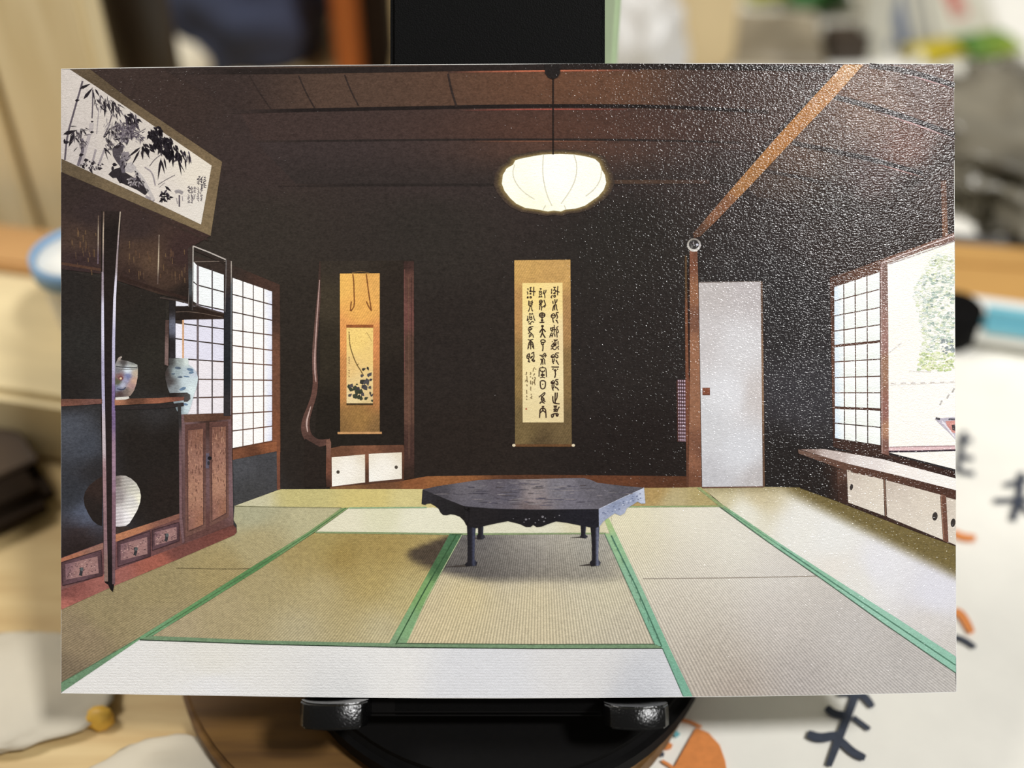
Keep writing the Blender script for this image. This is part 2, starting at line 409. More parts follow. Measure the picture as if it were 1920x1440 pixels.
es([(310, 220), (260, 400), (230, 500), (180, 680), (130, 850), (100, 1010), (82, 1235)], 24, D2)
es([(440, 330), (440, 520), (430, 700)], 16, D2); es([(425, 760), (415, 870)], 56, (176, 168, 168)); es([(400, 900), (350, 1080), (290, 1290)], 44, (170, 162, 164))
es([(300, 960), (320, 1080), (290, 1180), (250, 1310)], 36, (104, 97, 106)); es([(685, 660), (640, 820), (580, 940)], 16, D2); es([(610, 950), (680, 1100)], 20, D1)
es([(600, 1080), (510, 1310)], 26, D3); es([(480, 1100), (420, 1330)], 26, D3); es([(520, 560), (490, 900)], 10, D3); es([(660, 830), (610, 930), (580, 945)], 14, D1)
for a, b, ww in (((270, 320), (415, 255), 40), ((320, 455), (445, 300), 42), ((210, 475), (275, 462), 34), ((60, 905), (245, 850), 52), ((205, 890), (130, 1070), 60), ((65, 1015), (150, 1000), 44), ((290, 825), (290, 970), 30), ((300, 830), (372, 930), 26), ((230, 870), (300, 960), 24), ((200, 930), (290, 1030), 22),
                 ((415, 740), (455, 745), 26), ((405, 880), (460, 875), 32), ((262, 1175), (328, 1165), 44), ((600, 440), (595, 690), 44), ((690, 470), (712, 665), 36), ((500, 460), (565, 525), 26), ((620, 500), (680, 640), 22), ((470, 320), (530, 425), 26), ((530, 540), (595, 605), 22), ((700, 470), (765, 605), 30), ((670, 840), (795, 1015), 42), ((740, 770), (835, 885), 34), ((580, 1080), (665, 1150), 34), ((590, 1090), (640, 1250), 14), ((440, 330), (470, 500), 18), ((570, 460), (620, 640), 20),
                 ((325, 1240), (390, 1235), 50), ((415, 1290), (470, 1270), 46), ((500, 1350), (570, 1340), 40), ((300, 1300), (340, 1350), 40), ((400, 1340), (440, 1410), 34), ((690, 1290), (760, 1300), 50), ((700, 1310), (690, 1400), 36), ((630, 950), (700, 1080), 22), ((610, 1090), (680, 1180), 20), ((800, 1010), (830, 940), 18), ((145, 800), (240, 805), 12), ((340, 820), (400, 850), 12), ((80, 960), (70, 1030), 26), ((190, 1130), (250, 1060), 10)):
    el(a, b, ww)
def ecl(cx, cy, rx, ry, n, L, wd, ang, spread, cols):
    for _ in range(n):
        a = rng.uniform(0, 6.28); r = math.sqrt(rng.random()); x, y = cx+rx*r*math.cos(a), cy+ry*r*math.sin(a); th = ang+rng.gauss(0, spread); l = L*rng.uniform(.5, 1.2)
        el((x, y), (x+l*math.cos(th), y+l*math.sin(th)), wd*rng.uniform(.6, 1.2), rng.choice(cols))
rng = random.Random(3)
GA = [(58, 52, 58), (90, 83, 88), (120, 113, 116)]
ecl(560, 480, 110, 90, 26, 110, 16, 1.3, .5, GA); ecl(720, 570, 70, 80, 20, 100, 18, 1.25, .4, GA); ecl(270, 900, 90, 70, 18, 100, 18, 1.1, .7, GA); ecl(300, 1020, 60, 60, 12, 80, 18, 1.4, .6, GA)
ecl(780, 860, 150, 110, 70, 95, 16, 1.1, .9, GA+[(150, 143, 146)]); ecl(920, 760, 90, 110, 46, 100, 22, 1.3, .5, GA[:2]); ecl(650, 1010, 70, 90, 16, 90, 14, 1.2, .6, GA); ecl(640, 740, 60, 60, 12, 90, 10, 2.0, .3, [(150, 143, 146)])
ecl(420, 1290, 150, 60, 24, 50, 22, 1.2, .8, GA[:2]); ecl(980, 900, 80, 90, 30, 70, 14, 1.4, 1.2, [(110, 103, 106), (160, 153, 155)])
# rock
ink.poly([E(*p) for p in ((690, 1090), (760, 1030), (800, 1005), (845, 1050), (825, 1130), (790, 1200), (835, 1290), (805, 1335), (740, 1250), (700, 1180))], (74, 68, 74))
ink.poly([E(*p) for p in ((700, 1080), (790, 1010), (830, 1040), (760, 1090))], (48, 42, 46))
ink.poly([Fq(*p) for p in ((-30, 800), (40, 800), (120, 850), (190, 880), (240, 960), (275, 985), (235, 1030), (150, 975), (60, 935), (-20, 900))], (48, 43, 46))
ink.poly([E(*p) for p in ((640, 1420), (700, 1360), (790, 1330), (840, 1340), (880, 1440), (700, 1470))], (46, 41, 44))
ink.poly([Fq(*p) for p in ((-70, 840), (10, 830), (30, 900), (-30, 905))], (44, 39, 44))
ink.poly([Fq(*p) for p in ((125, 770), (160, 800), (215, 900), (270, 980), (230, 960), (150, 880))], (52, 47, 54))
ink.poly([Fq(*p) for p in ((-10, 600), (20, 700), (30, 800), (-5, 800), (-30, 720))], (96, 90, 98))
ink.poly([E(*p) for p in ((800, 1140), (900, 1130), (930, 1200), (880, 1260), (820, 1230))], (128, 121, 126))
ink.poly([E(*p) for p in ((850, 1290), (940, 1260), (1000, 1330), (940, 1400), (860, 1380))], (178, 172, 172))
fs_([(120, 760), (200, 850), (260, 960), (320, 1080)], 38, (186, 180, 178)); fs_([(230, 740), (310, 790), (340, 930)], 14, D3); fs_([(240, 1040), (330, 1090)], 24, D3)
rng = random.Random(3)
def cluster(cx, cy, rx, ry, n, L, wd, ang, spread, cols):
    for _ in range(n):
        a = rng.uniform(0, 6.28); r = math.sqrt(rng.random())
        x, y = cx+rx*r*math.cos(a), cy+ry*r*math.sin(a); th = ang+rng.gauss(0, spread); l = L*rng.uniform(.6, 1.2)
        fl((x, y), (x+l*math.cos(th), y+l*math.sin(th)), wd*rng.uniform(.7, 1.2), rng.choice(cols))
G1 = [(70, 62, 72), (96, 88, 98), (122, 114, 122)]; G2 = [(34, 29, 34), (44, 39, 44), (38, 34, 40)]
cluster(95, 260, 60, 90, 26, 75, 26, 1.2, .5, G1[:2]+[D1]); cluster(40, 380, 80, 90, 46, 60, 18, 1.5, .9, G1); cluster(150, 420, 70, 50, 16, 60, 12, 1.0, .9, G1)
cluster(310, 400, 60, 70, 34, 75, 30, 1.3, .45, G2); cluster(400, 470, 80, 60, 40, 80, 30, 1.35, .4, G2); cluster(500, 560, 90, 65, 46, 85, 28, 1.3, .35, G2); cluster(610, 600, 70, 45, 24, 80, 22, 1.45, .35, G2+G1[:1]); cluster(690, 600, 30, 40, 8, 80, 16, 1.6, .2, G1[:2])
cluster(-30, 300, 60, 60, 22, 60, 14, 1.5, .8, G1+[D1]); cluster(60, 200, 50, 50, 16, 70, 18, 1.2, .5, [D1, (70, 62, 72)]); cluster(350, 350, 70, 45, 24, 70, 26, 1.2, .4, G2); cluster(455, 455, 50, 40, 18, 70, 26, 1.2, .4, G2); cluster(0, 470, 60, 50, 30, 40, 12, 1.5, 1.4, [(150, 142, 148), (120, 112, 120), D1]); cluster(120, 880, 90, 50, 34, 45, 16, .9, .8, [(40, 35, 40), (110, 103, 110), (170, 163, 165)]); cluster(30, 640, 40, 80, 20, 50, 14, 1.4, .8, [(60, 54, 60), (130, 123, 130)])
cluster(240, 520, 55, 40, 16, 80, 26, 1.2, .5, G2); cluster(430, 1040, 45, 45, 26, 50, 22, 1.2, 1.2, G2+G1[:1])
for a, b, ww in (((190, 530), (45, 645), 26), ((180, 560), (92, 725), 24), ((200, 560), (212, 665), 28), ((230, 540), (285, 655), 26), ((400, 640), (365, 880), 26), ((400, 660), (440, 815), 22), ((430, 640), (455, 770), 20), ((580, 640), (612, 830), 22), ((560, 640), (650, 800), 16), ((650, 640), (660, 770), 18), ((520, 640), (525, 745), 22), ((690, 600), (690, 720), 16), ((440, 935), (510, 995), 26), ((480, 1050), (530, 1055), 24)):
    fl(a, b, ww)
fs_([(280, 730), (330, 660), (410, 600)], 7, D2); fs_([(100, 420), (240, 340)], 7, D2); fs_([(370, 920), (450, 870), (545, 820)], 6, D2); fs_([(380, 950), (440, 900)], 5, D3)
fs_([(545, 1000), (580, 985), (625, 1010)], 34, (150, 144, 146)); fs_([(590, 1030), (590, 1150)], 16, D2); fs_([(560, 1060), (570, 1120)], 8, D3); fs_([(620, 1040), (625, 1090)], 8, D3)
ink.build()
wr = Ink('painting_inscription', 6, PF, 'small brushed inscription beside the bamboo')
for xx, y0, y1 in ((790, 835, 930), (820, 845, 960), (850, 850, 950), (785, 950, 1090), (815, 970, 1090), (690, 940, 1010), (720, 950, 1020), (750, 945, 1020), (690, 1030, 1110), (720, 1030, 1115), (745, 1030, 1080)):
    y = y0
    while y < y1:
        for _ in range(2):
            a = rng.uniform(0, 3.14); l = rng.uniform(8, 15); x = xx+rng.uniform(-8, 8); yy = y+rng.uniform(-5, 5)
            wr.stroke([Fq(x-l*math.cos(a), yy-l*math.sin(a)*.8), Fq(x+l*math.cos(a), yy+l*math.sin(a)*.8)], (5 if y0 > 940 and xx != 720 else 7)/5.537, (112, 104, 110) if y0 > 940 else (74, 67, 74))
        y += 19
wr.build()

# ---- left window (paper screens)
def bil(q, u, v):
    (ax, ay), (bx, by), (cx_, cy_), (dx, dy) = q
    return ((1-u)*(1-v)*ax+u*(1-v)*bx+u*v*cx_+(1-u)*v*dx, (1-u)*(1-v)*ay+u*(1-v)*by+u*v*cy_+(1-u)*v*dy)
WL = Ink('printed_window', 2, None, 'bright paper-screen window behind the shelf on the left of the print')
WL.poly([(322, 470), (436, 497), (525, 534), (526, 848), (436, 862), (340, 862), (322, 600)], grad((500, 530, (70, 50, 42)), (430, 500, (54, 44, 39)), (518, 700, (98, 64, 48)), (480, 850, (104, 62, 40)), (430, 850, (70, 46, 36)), (340, 600, (56, 48, 44)), p=2), 24)
WL = WL.build()
Lrow = [520, 552, 585, 619, 648, 679.5, 712, 744, 776, 808, 841]; Rrow = [546, 571.7, 600.8, 628.6, 657, 684.7, 713, 742, 771.4, 799, 826.7]
def rowy(r, x): return Lrow[r]+(Rrow[r]-Lrow[r])*(x-436.5)/(511-436.5)
cols = [436.5, 455.6, 475, 494.5, 511]
for r in range(10):
    for c in range(4):
        x0, x1 = cols[c]+.9, cols[c+1]-.9
        if c == 0: x0 = 436.5
        edge = 1.0 if c == 3 else 0.0
        k = Ink('pane', 4, WL)
        k.poly([(x0, rowy(r, x0)+1.1), (x1, rowy(r, x1)+1.1), (x1, rowy(r+1, x1)-1.1), (x0, rowy(r+1, x0)-1.1)], grad((x0, rowy(r, x0), (250, 250, 252)), (x1, rowy(r, x1), (226, 230, 248) if edge else (250, 250, 250)), (x1, rowy(r+1, x1), (214, 220, 246) if edge else (248, 248, 248)), (x0, rowy(r+1, x0), (250, 250, 250)), p=1.5, eps=4), 8)
        k.build()
lc = [328, 343.5, 371, 398, 421]
for r in range(8):
    for c in range(4):
        x0, x1 = lc[c]+1.3, lc[c+1]-1.3
        if c == 0 and (r < 3): continue
        q = [(x0, rowy(r, x0)+1.2), (x1, rowy(r, x1)+1.2), (x1, rowy(r+1, x1)-1.2), (x0, rowy(r+1, x0)-1.2)]
        cc = (240, 246, 250) if r < 2 else ((222, 222, 240) if c else (232, 232, 246))
        if r > 4: cc = (232, 228, 236)
        if c == 1 and r < 2: q = [(max(p[0], 362), p[1]) for p in q]
        k = Ink('pane', 4, WL); k.poly(q, cc); k.build()
k = Ink('window_post', 5, WL); k.poly([(330, 564), (350, 570), (356, 574), (330, 574)], (226, 228, 240)); k.stroke([(343.5, 600), (343.5, 672)], 3.4, (206, 158, 116)); k.stroke([(371, 498), (371, 780)], 4.0, (110, 100, 104)); k.stroke([(398, 505), (398, 780)], 2.0, (84, 76, 78)); k.build()
k = Ink('window_frame', 5, WL)
k.poly([(511, 545), (524, 534), (525.5, 918), (519.5, 918), (519, 847), (511, 829)], grad((517, 560, (70, 50, 42)), (517, 700, (108, 70, 52)), (517, 830, (120, 72, 48)), (522, 900, (110, 68, 52)), p=2), 20)
k.poly([(436.7, 843), (511, 828.5), (519, 829), (519, 846), (437, 862)], grad((440, 850, (120, 74, 50)), (500, 836, (140, 84, 52)), (480, 850, (92, 56, 38)), p=2), 10)
k.build()
k = Ink('printed_dado', 3, None, 'grey plaster below the printed left window'); k.poly([(437, 862), (519.5, 846), (522, 918), (440, 948)], grad((445, 870, (74, 75, 80)), (510, 860, (66, 66, 70)), (470, 930, (64, 64, 66)), p=1.5), 14); k.build()

# ---- shelf cabinet on the left
SH = Ink('printed_shelf', 6, None, 'dark antique wooden shelf cabinet with jars on the left of the print')
# plinth and lower carcase
SH.poly([(115, 1100), (200, 1072), (340, 1020), (437, 983), (443, 990), (444, 998), (440, 1003), (340, 1046), (215, 1098), (115, 1143)], grad((120, 1110, (120, 70, 66)), (118, 1136, (176, 104, 92)), (300, 1060, (156, 88, 72)), (210, 1085, (150, 92, 84)), (430, 1000, (124, 70, 60)), (430, 988, (88, 54, 50)), (330, 1026, (110, 66, 60)), p=2), 12)
SH.poly([(115, 1046), (196, 1016), (342, 962), (437, 930), (437, 984), (340, 1022), (200, 1075), (115, 1106)], grad((125, 1060, (124, 82, 78)), (180, 1090, (100, 66, 68)), (250, 1040, (108, 72, 74)), (330, 1000, (104, 70, 68)), (430, 960, (86, 58, 54)), p=2), 14)
SHo = SH.build()
k = Ink('back_panel', 5, SHo, 'shadowed back of the shelf openings')
k.poly([(115, 505), (300, 550), (310, 563), (310, 690), (319, 742), (333, 756), (337, 800), (342, 965), (215, 1008), (115, 1046)], grad((130, 560, (40, 36, 34)), (160, 640, (42, 40, 38)), (130, 740, (36, 32, 30)), (130, 800, (74, 78, 88)), (165, 840, (66, 70, 80)), (135, 930, (48, 50, 56)), (160, 965, (84, 92, 112)), (180, 880, (44, 42, 44)), (150, 1000, (50, 40, 40)), (150, 1030, (38, 30, 29)), (260, 600, (40, 36, 32)), (280, 680, (44, 41, 36)), (300, 720, (40, 36, 32)), (230, 640, (40, 36, 32)), (250, 820, (36, 31, 28)), (320, 830, (35, 30, 27)), (230, 560, (42, 36, 32)), (250, 920, (35, 30, 27)), (240, 772, (44, 41, 39)), (290, 768, (50, 48, 49)), (260, 850, (36, 31, 28)), (310, 930, (38, 31, 28)), p=2, eps=18), 16)
k.build()
k = Ink('upper_cupboard', 7, SHo, 'dark upper cupboard with gold glints')
k.poly([(115, 323), (395, 442), (360, 463), (356, 470), (353, 566), (300, 552), (222, 527), (196, 514), (115, 505)], grad((130, 350, (52, 42, 39)), (170, 400, (54, 43, 42)), (150, 450, (70, 54, 46)), (150, 490, (56, 42, 42)), (260, 430, (56, 44, 42)), (265, 470, (74, 56, 46)), (280, 490, (84, 64, 50)), (320, 520, (68, 51, 42)), (340, 480, (58, 42, 40)), (250, 520, (54, 40, 36)), (340, 555, (40, 32, 28)), p=2, eps=10), 9)
k.stroke([(250, 385), (320, 420), (390, 450)], 4, (58, 45, 40));
for _ in range(60):
    gx = rng.choice([rng.uniform(135, 180), rng.uniform(240, 292), rng.uniform(300, 348)]); gy = rng.uniform(425, 500)+(gx-130)*.16; k.stroke([(gx, gy), (gx+.6, gy+rng.uniform(6, 16))], 1.5, rng.choice([(104, 80, 56), (84, 64, 50), (96, 70, 52)]))
k.stroke([(116, 494), (190, 506)], 5, (80, 56, 44)); k.stroke([(225, 520), (300, 545), (350, 560)], 6, (50, 36, 31))
k.build()
k = Ink('cupboard_glint', 8, SHo)
def vline(pts, wd, c): k.stroke(pts, wd, c, smooth=False)
vline([(185, 404), (184.5, 450), (184, 495)], 1.8, grad((185, 404, (90, 74, 62)), (184, 440, (176, 160, 140)), (184, 490, (110, 96, 110)), p=2))
vline([(298.6, 440), (297.5, 490), (296, 533)], 2.2, grad((298, 442, (120, 104, 92)), (297, 490, (186, 170, 146)), (296, 530, (96, 80, 74)), p=2))
vline([(355.5, 468), (355, 530), (354, 575)], 1.6, (120, 112, 108)); k.build()
k = Ink('pillar', 9, SHo)
k.poly([(190, 395), (228, 397), (226, 430), (219, 520), (216, 580), (214, 800), (213.5, 1000), (214, 1100), (212, 1110), (208, 1106), (203, 1096), (197, 1092), (194, 1016), (190, 780), (190, 520)], grad((208, 396, (46, 37, 34)), (208, 420, (32, 26, 24)), (207, 700, (36, 29, 29)), (206, 1000, (42, 32, 32)), (207, 1090, (26, 21, 22)), p=1.5), 0)
k.stroke([(195, 397), (194, 440), (193.5, 512)], 2.4, grad((195, 397, (110, 92, 80)), (194, 440, (176, 158, 140)), (194, 500, (130, 116, 120)), p=2), smooth=False)
k.stroke([(193, 510), (193, 600), (193.5, 700), (195, 800), (196.5, 900), (198, 1000), (199.5, 1090)], [3.6, 5, 5.5, 6, 6.5, 6.5, 7], grad((193, 520, (150, 138, 150)), (193, 600, (206, 204, 228)), (193, 720, (168, 164, 196)), (195, 820, (190, 178, 186)), (197, 900, (150, 118, 124)), (198, 1000, (136, 106, 112)), (199, 1085, (128, 104, 96)), p=2), smooth=False)
k.stroke([(226, 397), (222, 450), (218.5, 510), (215.5, 560), (213.5, 640), (213, 780)], [2, 2.6, 3.6, 5, 5.5, 6], grad((226, 400, (176, 162, 146)), (221, 470, (150, 136, 140)), (216, 560, (216, 214, 234)), (214, 650, (186, 184, 214)), (213, 770, (120, 100, 146)), p=2), smooth=False)
k.stroke([(213.5, 770), (214, 880), (214, 1000), (213.5, 1095)], [6.5, 7, 7, 5], grad((213.5, 770, (120, 100, 140)), (213, 860, (150, 122, 142)), (213, 980, (122, 92, 104)), (213, 1080, (104, 80, 86)), p=2), smooth=False)
k.build()
# shelf board
k = Ink('shelf_board', 11, SHo, 'red-brown shelf board carrying the two jars')
k.poly([(115, 748), (192, 748), (192, 757), (115, 762)], grad((120, 751, (72, 50, 42)), (120, 758, (142, 90, 74)), (185, 754, (110, 74, 66)), p=2), 5)
k.poly([(215.5, 748), (300, 746), (345, 742), (350, 744), (349, 750), (300, 756), (215.5, 760)], grad((220, 756, (166, 112, 84)), (300, 752, (146, 90, 66)), (345, 747, (118, 72, 60)), (250, 748, (96, 62, 46)), p=2), 6)
k.poly([(318, 737), (351, 736), (357, 740), (357.5, 748), (352, 753), (345, 753), (346, 744), (318, 745)], grad((325, 741, (38, 31, 29)), (348, 740, (54, 50, 50)), (355, 744, (104, 108, 110)), (350, 751, (70, 58, 56)), p=2), 5)
k.stroke([(216, 765), (300, 763), (345, 758)], 7, (46, 40, 40)); k.build()
# upper open shelf frame
k = Ink('display_shelf', 8, SHo, 'thin dark open display shelf frame')
k.poly([(317, 577), (358, 573), (420, 588), (420, 598), (358, 599), (317, 600)], grad((330, 585, (38, 31, 28)), (400, 592, (46, 34, 28)), p=2), 12)
k.stroke([(300, 558), (345, 565), (362, 572), (420, 588)], 3, (66, 56, 52)); k.stroke([(330, 585), (360, 584), (419, 595)], 1.2, (96, 82, 72))
k.poly([(352.5, 466), (356.5, 463), (362.5, 460), (362, 582), (355, 580)], grad((358, 470, (60, 50, 46)), (358, 540, (70, 74, 78)), (358, 575, (38, 32, 30)), p=2), 10)
k.stroke([(362.5, 461), (362, 520), (361, 582)], 2.2, grad((362, 465, (176, 168, 160)), (362, 520, (150, 150, 150)), (361, 580, (60, 54, 52)), p=2), smooth=False)
k.stroke([(362.5, 461.5), (392, 473), (424, 487)], 2.4, (186, 178, 172), smooth=False); k.stroke([(364, 491), (423, 490)], 1.8, (104, 92, 84), smooth=False); k.stroke([(364, 468), (420, 492)], 4, (50, 41, 37), smooth=False)
k.poly([(423, 487), (435, 489), (434.5, 600), (433.5, 780), (419.5, 780), (420, 600)], grad((429, 500, (60, 50, 46)), (428, 600, (40, 40, 44)), (427, 700, (36, 38, 42)), (427, 770, (50, 46, 48)), p=2), 14)
k.stroke([(434, 490), (434, 520), (433.5, 700), (433, 778)], 2.0, grad((434, 492, (160, 150, 142)), (434, 560, (106, 112, 118)), (433, 700, (92, 102, 108)), (433, 770, (110, 100, 104)), p=2), smooth=False)
k.stroke([(424.4, 488), (423.8, 530), (422, 585)], 1.5, (112, 108, 108), smooth=False)
k.poly([(317.5, 563), (329, 565), (329, 676), (318, 676)], grad((321, 570, (40, 36, 36)), (327, 620, (104, 108, 126)), (321, 640, (36, 32, 32)), p=2), 5)
k.poly([(310.5, 600), (317, 600), (316, 686), (309, 684)], grad((313, 610, (80, 62, 58)), (313, 660, (120, 98, 94)), p=2), 10)
k.build()
# small cupboard
k = Ink('small_cupboard', 8, SHo, 'two-door cupboard of worn red-brown wood')
k.poly([(336, 768), (345, 777), (432, 780), (434, 776), (438, 984), (347, 1016), (342, 1018)], grad((341, 800, (116, 90, 92)), (341, 950, (96, 70, 70)), (400, 786, (60, 42, 36)), (433, 800, (110, 84, 86)), (436, 930, (118, 92, 96)), (390, 990, (96, 64, 60)), p=2), 14)
k.poly([(345, 777), (432, 774), (433, 786), (346, 792)], grad((350, 784, (96, 68, 54)), (425, 780, (84, 56, 44)), p=2), 8)
k.build()
wood = lambda x0, y0, x1, y1: grad((x0, y0, (118, 80, 68)), (x1, y0, (136, 94, 76)), ((x0+x1)/2, (y0*2+y1)/3, (150, 108, 92)), ((x0+x1)/2, (y0+2*y1)/3, (166, 122, 100)), (x0, y1, (134, 94, 84)), (x1, y1, (150, 102, 78)), p=1.6)
for q, inn in (([(347, 796), (386, 793), (386.5, 991), (348, 1007)], [(352, 806), (382, 803), (382, 984), (353, 996)]), ([(393, 791), (428, 790), (429.5, 969), (393.5, 987)], [(397, 800), (424.5, 799), (425, 962), (398, 977)])):
    d = Ink('cupboard_door', 9, SHo); d.poly(q, grad((q[0][0], q[0][1], (92, 62, 56)), (q[2][0], q[2][1], (108, 76, 68)), p=1.5), 16)
    do = d.build(); d = Ink('door_panel', 10, do); d.poly(inn, wood(inn[0][0], inn[0][1], inn[2][0], inn[2][1]), 10)
    for _ in range(150):
        u, v = rng.random(), rng.random(); x, y = bil(inn, u, v); d.stroke([(x, y), (x+rng.uniform(-.6, .6), y+rng.uniform(4, 12)*(1-v*.9))], 1.2, rng.choice([(120, 82, 68), (176, 132, 108), (104, 70, 60), (150, 110, 96)]))
    d.stroke(inn+[inn[0]], 1.5, (84, 58, 54), smooth=False); d.build()
k = Ink('cupboard_lock', 11, SHo, 'dark metal lock plate'); k.stroke([(389.5, 850), (390, 862), (389, 878)], 6, (92, 86, 102)); k.poly(ellipse(393.5, 859, 4, 3.4), (30, 28, 30)); k.poly(ellipse(391.5, 868, 2.4, 4), (48, 48, 54)); k.build()
# rails and drawers
k = Ink('drawer_rail', 8, SHo); k.poly([(214, 1003), (342, 961), (342.5, 970), (217, 1016)], grad((225, 1008, (176, 116, 82)), (335, 968, (126, 84, 72)), p=2), 12)
k.poly([(115, 1047), (196, 1017), (198, 1027), (115, 1060)], grad((120, 1052, (168, 106, 78)), (190, 1024, (140, 100, 88)), p=2), 12); k.build()
for q, hx, hy in (([(116, 1054), (190, 1031), (192.5, 1079), (117.5, 1098)], 152, 1071), ([(221, 1016), (282, 995), (282.5, 1043), (221.5, 1062)], 254, 1033), ([(285.5, 994), (336, 979), (336.5, 1014), (286, 1032)], 312, 1007)):
    d = Ink('drawer', 9, SHo); cx0 = sum(p[0] for p in q)/4; cy0 = sum(p[1] for p in q)/4
    d.poly(q, grad((cx0, cy0, (104, 76, 84)), (q[0][0], q[0][1], (76, 54, 58)), (q[2][0], q[2][1], (72, 50, 54)), p=1.5), 10); do = d.build()
    inn = [(cx0+(p[0]-cx0)*.82, cy0+(p[1]-cy0)*.66) for p in q]
    d = Ink('drawer_panel', 10, do); d.poly(inn, grad((inn[0][0], inn[0][1], (118, 88, 96)), (inn[2][0], inn[2][1], (150, 114, 112)), (cx0, cy0, (158, 120, 116)), p=1.5), 8)
    for _ in range(40):
        x, y = bil(inn, rng.uniform(.05, .95), rng.uniform(.1, .9)); a = rng.uniform(0, 3.1); d.stroke([(x, y), (x+3.4*math.cos(a), y+3*math.sin(a))], 1.3, rng.choice([(108, 80, 84), (184, 148, 142), (92, 66, 72)]))
    d.stroke(q+[q[0]], 1.4, (58, 40, 44), smooth=False); d.build()
    d = Ink('drawer_pull', 11, do); d.stroke([(hx, hy-7), (hx+1.5, hy), (hx-1, hy+8)], 5.5, (52, 52, 56)); d.poly(ellipse(hx+2, hy-4, 3, 3.6, 10), (84, 90, 92)); d.build()
# jars
k = Ink('printed_jar', 10, None, 'small lidded porcelain jar with coloured flowers on the printed shelf')
k.poly([(216, 684), (219, 678), (222, 671), (228, 667.5), (229.5, 670), (226, 674), (240, 677), (252, 681), (258, 684), (259, 694), (258.5, 708), (256, 720), (252, 732), (246, 741), (240, 744), (217, 744)], grad((225, 670, (170, 158, 150)), (230, 680, (70, 66, 66)), (250, 683, (110, 110, 110)), (225, 686, (150, 150, 150)), (250, 686, (206, 212, 206)), (240, 694, (214, 226, 238)), (222, 694, (120, 120, 128)), (255, 700, (184, 168, 150)), (226, 706, (130, 92, 92)), (222, 716, (84, 84, 62)), (236, 712, (150, 150, 180)), (230, 722, (176, 182, 206)), (240, 706, (112, 120, 164)), (251, 714, (196, 160, 140)), (246, 724, (172, 138, 136)), (222, 728, (128, 134, 164)), (238, 733, (110, 98, 92)), (225, 738, (76, 60, 58)), (247, 735, (150, 130, 120)), p=2.2, eps=4), 3)
ko = k.build()
k = Ink('jar_band', 11, ko); k.stroke([(218, 687), (236, 689), (258, 689)], 1.6, (62, 62, 66)); k.stroke([(218, 692), (240, 692.5), (258, 691.5)], 1.0, (104, 104, 102)); k.stroke([(220, 729), (232, 731), (236, 726)], 2, (66, 72, 96)); k.poly(ellipse(227, 709, 5, 4.4, 12), (120, 74, 76)); k.poly(ellipse(227, 709.5, 2.2, 2.2, 10), (206, 184, 150)); k.build()
k = Ink('jar_foot', 12, ko); k.poly([(217, 745), (242, 743.5), (243, 747), (236, 749), (217, 750)], (214, 212, 206)); k.build()
k = Ink('printed_vase', 9, None, 'tall pale blue-and-white vase behind the printed shelf end')
k.poly([(317, 672), (353, 671.5), (354, 683), (362, 689), (369, 698), (371.5, 708), (370, 722), (367, 732), (363, 744), (360, 755), (356, 768), (352, 776), (340, 777), (332, 770), (322, 745), (315, 728), (311, 712), (310, 698), (315, 689), (318, 684)], grad((320, 678, (66, 66, 66)), (338, 678, (160, 170, 170)), (350, 678, (214, 226, 224)), (312, 700, (62, 54, 52)), (318, 715, (74, 70, 70)), (330, 698, (150, 166, 172)), (350, 695, (176, 192, 202)), (365, 702, (190, 200, 216)), (350, 712, (196, 212, 220)), (366, 715, (202, 218, 224)), (328, 730, (132, 140, 146)), (345, 735, (192, 208, 216)), (360, 730, (214, 230, 234)), (352, 765, (198, 216, 224)), (335, 765, (120, 134, 142)), p=2, eps=5), 4)
ko = k.build()
k = Ink('blue_pattern', 10, ko)
for e in ((334, 690, 6, 2.4, .1), (357, 693, 6.5, 2.6, .2), (359, 698.5, 5, 2.2, -.2), (343, 729, 6.5, 2.8, -.35), (338, 707, 5, 1.8, 0), (350, 706, 6, 1.2, .1), (325, 701, 4, 1.4, 0), (348, 758, 5, 2, .2)):
    k.poly(ellipse(e[0], e[1], e[2], e[3], 12, e[4]), (98, 124, 152) if e[0] > 340 else (86, 100, 116))
k.build()
k = Ink('shelf_upright', 13, SHo); k.poly([(333, 757), (339.5, 756), (341, 800), (342, 965), (346.5, 1016), (342.5, 1018), (337, 980), (336, 800)], grad((337, 770, (50, 48, 48)), (340, 850, (110, 84, 88)), (342, 960, (116, 88, 92)), p=2), 14); k.build()
k = Ink('printed_pot', 7, None, 'large pale ribbed clay pot in the lower opening of the printed shelf')
pot_r = [(215, 893), (226, 891), (236, 892), (246, 897), (256, 906), (262, 917), (264.5, 930), (263, 942), (258, 956), (250, 970), (243, 981), (236, 986), (224, 987.5), (215, 987)]
pot_l = [(192, 893), (180, 900), (168, 910), (160, 922), (157, 934), (159, 948), (166, 963), (174, 976), (184, 984), (192, 986)]
k.poly(pot_r, grad((218, 900, (122, 112, 110)), (220, 930, (150, 142, 144)), (222, 970, (196, 190, 196)), (240, 900, (176, 172, 168)), (256, 915, (196, 194, 184)), (250, 940, (206, 204, 204)), (262, 935, (236, 234, 214)), (240, 970, (230, 228, 232)), (250, 965, (234, 232, 226)), p=2, eps=6), 5, weave=lambda x, y: np.stack([(y-0.14*(x-215)*-1)/6.3, np.full_like(x, .17)], -1))
ko = k.build()
k = Ink('shaded_side', 7, ko); k.poly(pot_l, grad((175, 920, (50, 38, 34)), (165, 940, (40, 33, 31)), (185, 970, (36, 30, 28)), p=2), 8); k.build()
k = Ink('pot_shadow', 7, ko); k.poly([(215, 988), (238, 987), (248, 990), (235, 998), (217, 1003)], (58, 48, 44)); k.build()

